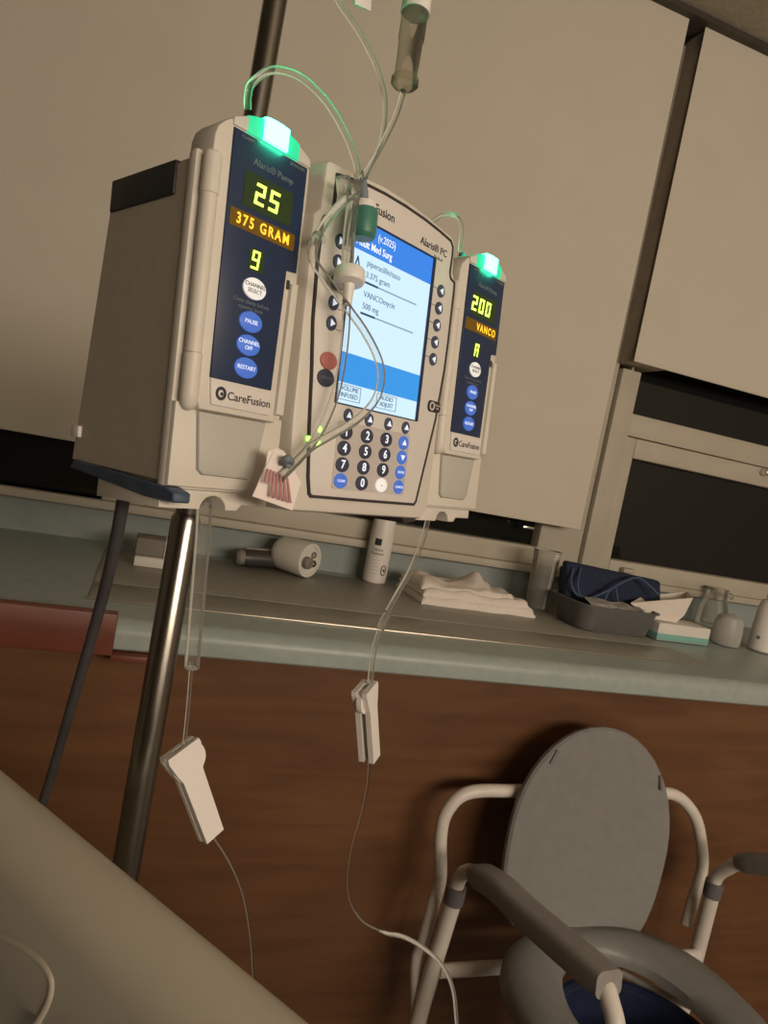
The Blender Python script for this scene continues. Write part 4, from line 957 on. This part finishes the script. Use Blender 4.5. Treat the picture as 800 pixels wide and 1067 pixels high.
# dark basin and what lies in it
g1 = PZ(583, 653, ZT); g2 = PZ(682, 672, ZT)
bx0, bx1, by0 = g1.x + 0.036, g2.x + 0.042, 1.312
by1 = by0 + 0.15; HB = 0.058
bs = empty('dark_basin', ((bx0 + bx1) / 2, (by0 + by1) / 2, ZT), 'dark grey plastic basin holding a navy cuff on the worktop', 'basin')
bm = bmesh.new()
lv = []
for (dx, z) in ((0.014, 0.0), (0.010, 0.004), (0.0, HB), (-0.005, HB + 0.001), (-0.005, HB + 0.004), (0.002, HB + 0.004), (0.012, 0.008), (0.018, 0.006)):
    lv.append([bm.verts.new((x, y, ZT + z)) for x, y in rrect(bx0 + dx, bx1 - dx, by0 + dx, by1 - dx, 0.035, 6)])
m = len(lv[0])
for a, b in zip(lv, lv[1:]):
    for i in range(m): bm.faces.new((a[i], b[i], b[(i + 1) % m], a[(i + 1) % m]))
bm.faces.new(lv[0]); bm.faces.new(lv[-1][::-1])
obj('tub', bm, M_BASIN, bs, smooth=35)
# crumpled film over the front rim
bm = bmesh.new(); N = 40; rows = []
for i in range(N + 1):
    u = i / N; x = bx0 + 0.02 + (bx1 - bx0 - 0.06) * u; row = []
    for j in range(7):
        v = j / 6; y = by0 + 0.006 + 0.07 * v
        z = ZT + HB + 0.003 + 0.010 * math.sin(v * 2.6) * (1 - 0.5 * u) + 0.006 * mnoise.noise(Vector((x * 40, y * 50, 2)))
        row.append(bm.verts.new((x, y, z)))
    rows.append(row)
for a, b in zip(rows, rows[1:]):
    for j in range(6): bm.faces.new((a[j], b[j], b[j + 1], a[j + 1]))
bmesh.ops.solidify(bm, geom=bm.faces[:], thickness=0.0008)
top('plastic_film', bm, M_FILM, (bx0 + 0.1, by0 + 0.03, ZT + HB), 'crumpled grey-white film lying over the front rim of the dark basin', 'film', smooth=0)
# navy cuff standing in the basin
c_tl = PY(597, 590, by0 + 0.10); c_tr = PY(697, 606, by0 + 0.10)
cf = empty('pressure_cuff', ((c_tl.x + c_tr.x) / 2, by0 + 0.10, ZT + 0.01), 'navy fabric cuff standing in the dark basin', 'cuff')
bm = box(c_tl.x, c_tr.x, by0 + 0.085, by0 + 0.115, ZT + 0.012, (c_tl.z + c_tr.z) / 2, 0.008, 3)
for v in bm.verts:
    k = (v.co.z - ZT) / 0.12; v.co.y += 0.035 * k + 0.006 * mnoise.noise(v.co * 18); v.co.z += (0.006 if v.co.x < (c_tl.x + c_tr.x) / 2 else -0.006) * max(0, k)
obj('front_fold', bm, M_NAVYCLOTH, cf)
bm = box(c_tl.x + 0.01, c_tr.x - 0.03, by0 + 0.116, by0 + 0.140, ZT + 0.012, (c_tl.z + c_tr.z) / 2 - 0.01, 0.008, 3)
for v in bm.verts: v.co.y += 0.035 * (v.co.z - ZT) / 0.12
obj('rear_fold', bm, M_NAVYCLOTH, cf)
YC = by0 + 0.088
obj('cuff_hose', tube([PY(597, 592, YC + 0.03), PY(595, 606, YC + 0.01), PY(600, 619, YC), PY(614, 623, YC), PY(632, 616, YC - 0.005), PY(650, 606, YC), PY(664, 602, YC + 0.005), PY(675, 609, YC), PY(686, 620, YC - 0.015)], 0.0030, 10), M_BLUECORD, cf)
obj('cuff_hose', tube([PY(645, 608, YC), PY(634, 617, YC - 0.004), PY(627, 632, YC - 0.006)], 0.0028, 10), M_BLUECORD, cf)
obj('cuff_hose', tube([PY(641, 612, YC), PY(643, 624, YC - 0.004), PY(645, 636, YC - 0.006)], 0.0028, 10), M_BLUECORD, cf)
obj('cuff_hose', tube([PY(605, 592, YC + 0.03), PY(602, 606, YC + 0.008), PY(603, 618, YC - 0.002), PY(608, 623, YC - 0.004)], 0.0028, 10), M_BLUECORD, cf)
# white paper tray on the basin's right end
bm = bmesh.new()
yt = by0 + 0.05
q = [PY(657, 629, yt), PY(722, 623, yt - 0.005), PY(713, 641, yt - 0.02), PY(704, 649, yt - 0.022), PY(680, 645, yt - 0.02)]
qb = [PY(668, 622, yt + 0.07), PY(716, 617, yt + 0.07), PY(712, 635, yt + 0.05), PY(704, 642, yt + 0.05), PY(684, 640, yt + 0.05)]
v0 = [bm.verts.new(p_) for p_ in q]; v1 = [bm.verts.new(p_) for p_ in qb]
for i in range(1, 4): bm.faces.new((v0[i], v0[i + 1], v1[i + 1], v1[i]))
bm.faces.new((v0[4], v0[0], v1[0], v1[4]))
bm.faces.new((v0[0], v0[4], v0[3], v0[2], v0[1])); bm.faces.new((v1[0], v1[1], v1[2], v1[3], v1[4]))
bmesh.ops.recalc_face_normals(bm, faces=bm.faces)
bmesh.ops.solidify(bm, geom=bm.faces[:], thickness=0.0015)
pt = top('paper_tray', bm, M_PAPER, (q[4].x, yt, ZT + HB), 'white folded paper tray resting on the basin beside the navy cuff', 'tray', smooth=0)
# white and teal box
k0 = PZ(685, 668, ZT); k1 = PZ(737, 673, ZT)
tb = empty('white_teal_box', ((k0.x + k1.x) / 2, k0.y, ZT), 'small white carton with teal lower band in front of the clear bottles', 'box')
hbx = PY(712, 652, k1.y).z - ZT
obj('carton', box(k0.x + 0.006, k1.x, k1.y, k1.y + 0.075, ZT, ZT + hbx, 0.002), M_BOXW, tb)
obj('teal_band', box(k0.x + 0.0055, k1.x + 0.0005, k1.y - 0.0005, k1.y + 0.0755, ZT + 0.0008, ZT + hbx * 0.42, 0.002), M_TEAL, tb)
# frosted bottles
j0 = PZ(739, 652, ZT)
jg = empty('clear_jug', j0, 'tall see-through plastic jug behind the teal and white carton', 'jug')
obj('body', lathe([(0, 0), (0.040, 0), (0.043, 0.006), (0.041, 0.05), (0.030, 0.085), (0.028, 0.105), (0.031, 0.112), (0.026, 0.112), (0, 0.110)], j0, seg=36), M_CUP, jg)
obj('spout', tube([j0 + Vector((0.026, -0.005, 0.092)), j0 + Vector((0.040, -0.008, 0.098)), j0 + Vector((0.047, -0.009, 0.088))], 0.006, 12), M_CUP, jg)
j1 = PZ(764, 675, ZT)
top('frosted_cup', lathe([(0, 0), (0.030, 0), (0.0335, 0.004), (0.0345, 0.03), (0.0335, 0.055), (0.028, 0.070), (0.015, 0.077), (0, 0.078)], (j1.x, j1.y + 0.03, ZT), seg=36), M_FROST, (j1.x, j1.y + 0.03, ZT), 'frosted dome-topped plastic cup right of the white and teal carton', 'cup')
j2 = PZ(803, 682, ZT); j2.y += 0.03
wb = empty('white_bottle', j2, 'white bottle with small grey mark at the right edge of the picture', 'bottle')
obj('body', lathe([(0, 0), (0.030, 0), (0.034, 0.004), (0.033, 0.05), (0.029, 0.11), (0.022, 0.13), (0, 0.132)], j2, seg=32), M_WHITE, wb)
obj('cap', lathe([(0, 0.132), (0.015, 0.132), (0.015, 0.152), (0, 0.154)], j2, seg=24), M_WHITE, wb)
vw2 = Vector((-j2.x, -j2.y, 0)).normalized(); s2 = Vector((-vw2.y, vw2.x, 0)); s2 = s2 if s2.x > 0 else -s2
qd = j2 + (vw2 * math.cos(-0.4) + s2 * math.sin(-0.4)) * 0.0325 + Vector((0, 0, 0.035))
obj('round_mark', lathe([(0, 0), (0.005, 0), (0.005, 0.0012), (0, 0.0012)], qd, tuple(vw2 * math.cos(-0.4) + s2 * math.sin(-0.4)), 16), M_GREYINK, wb)
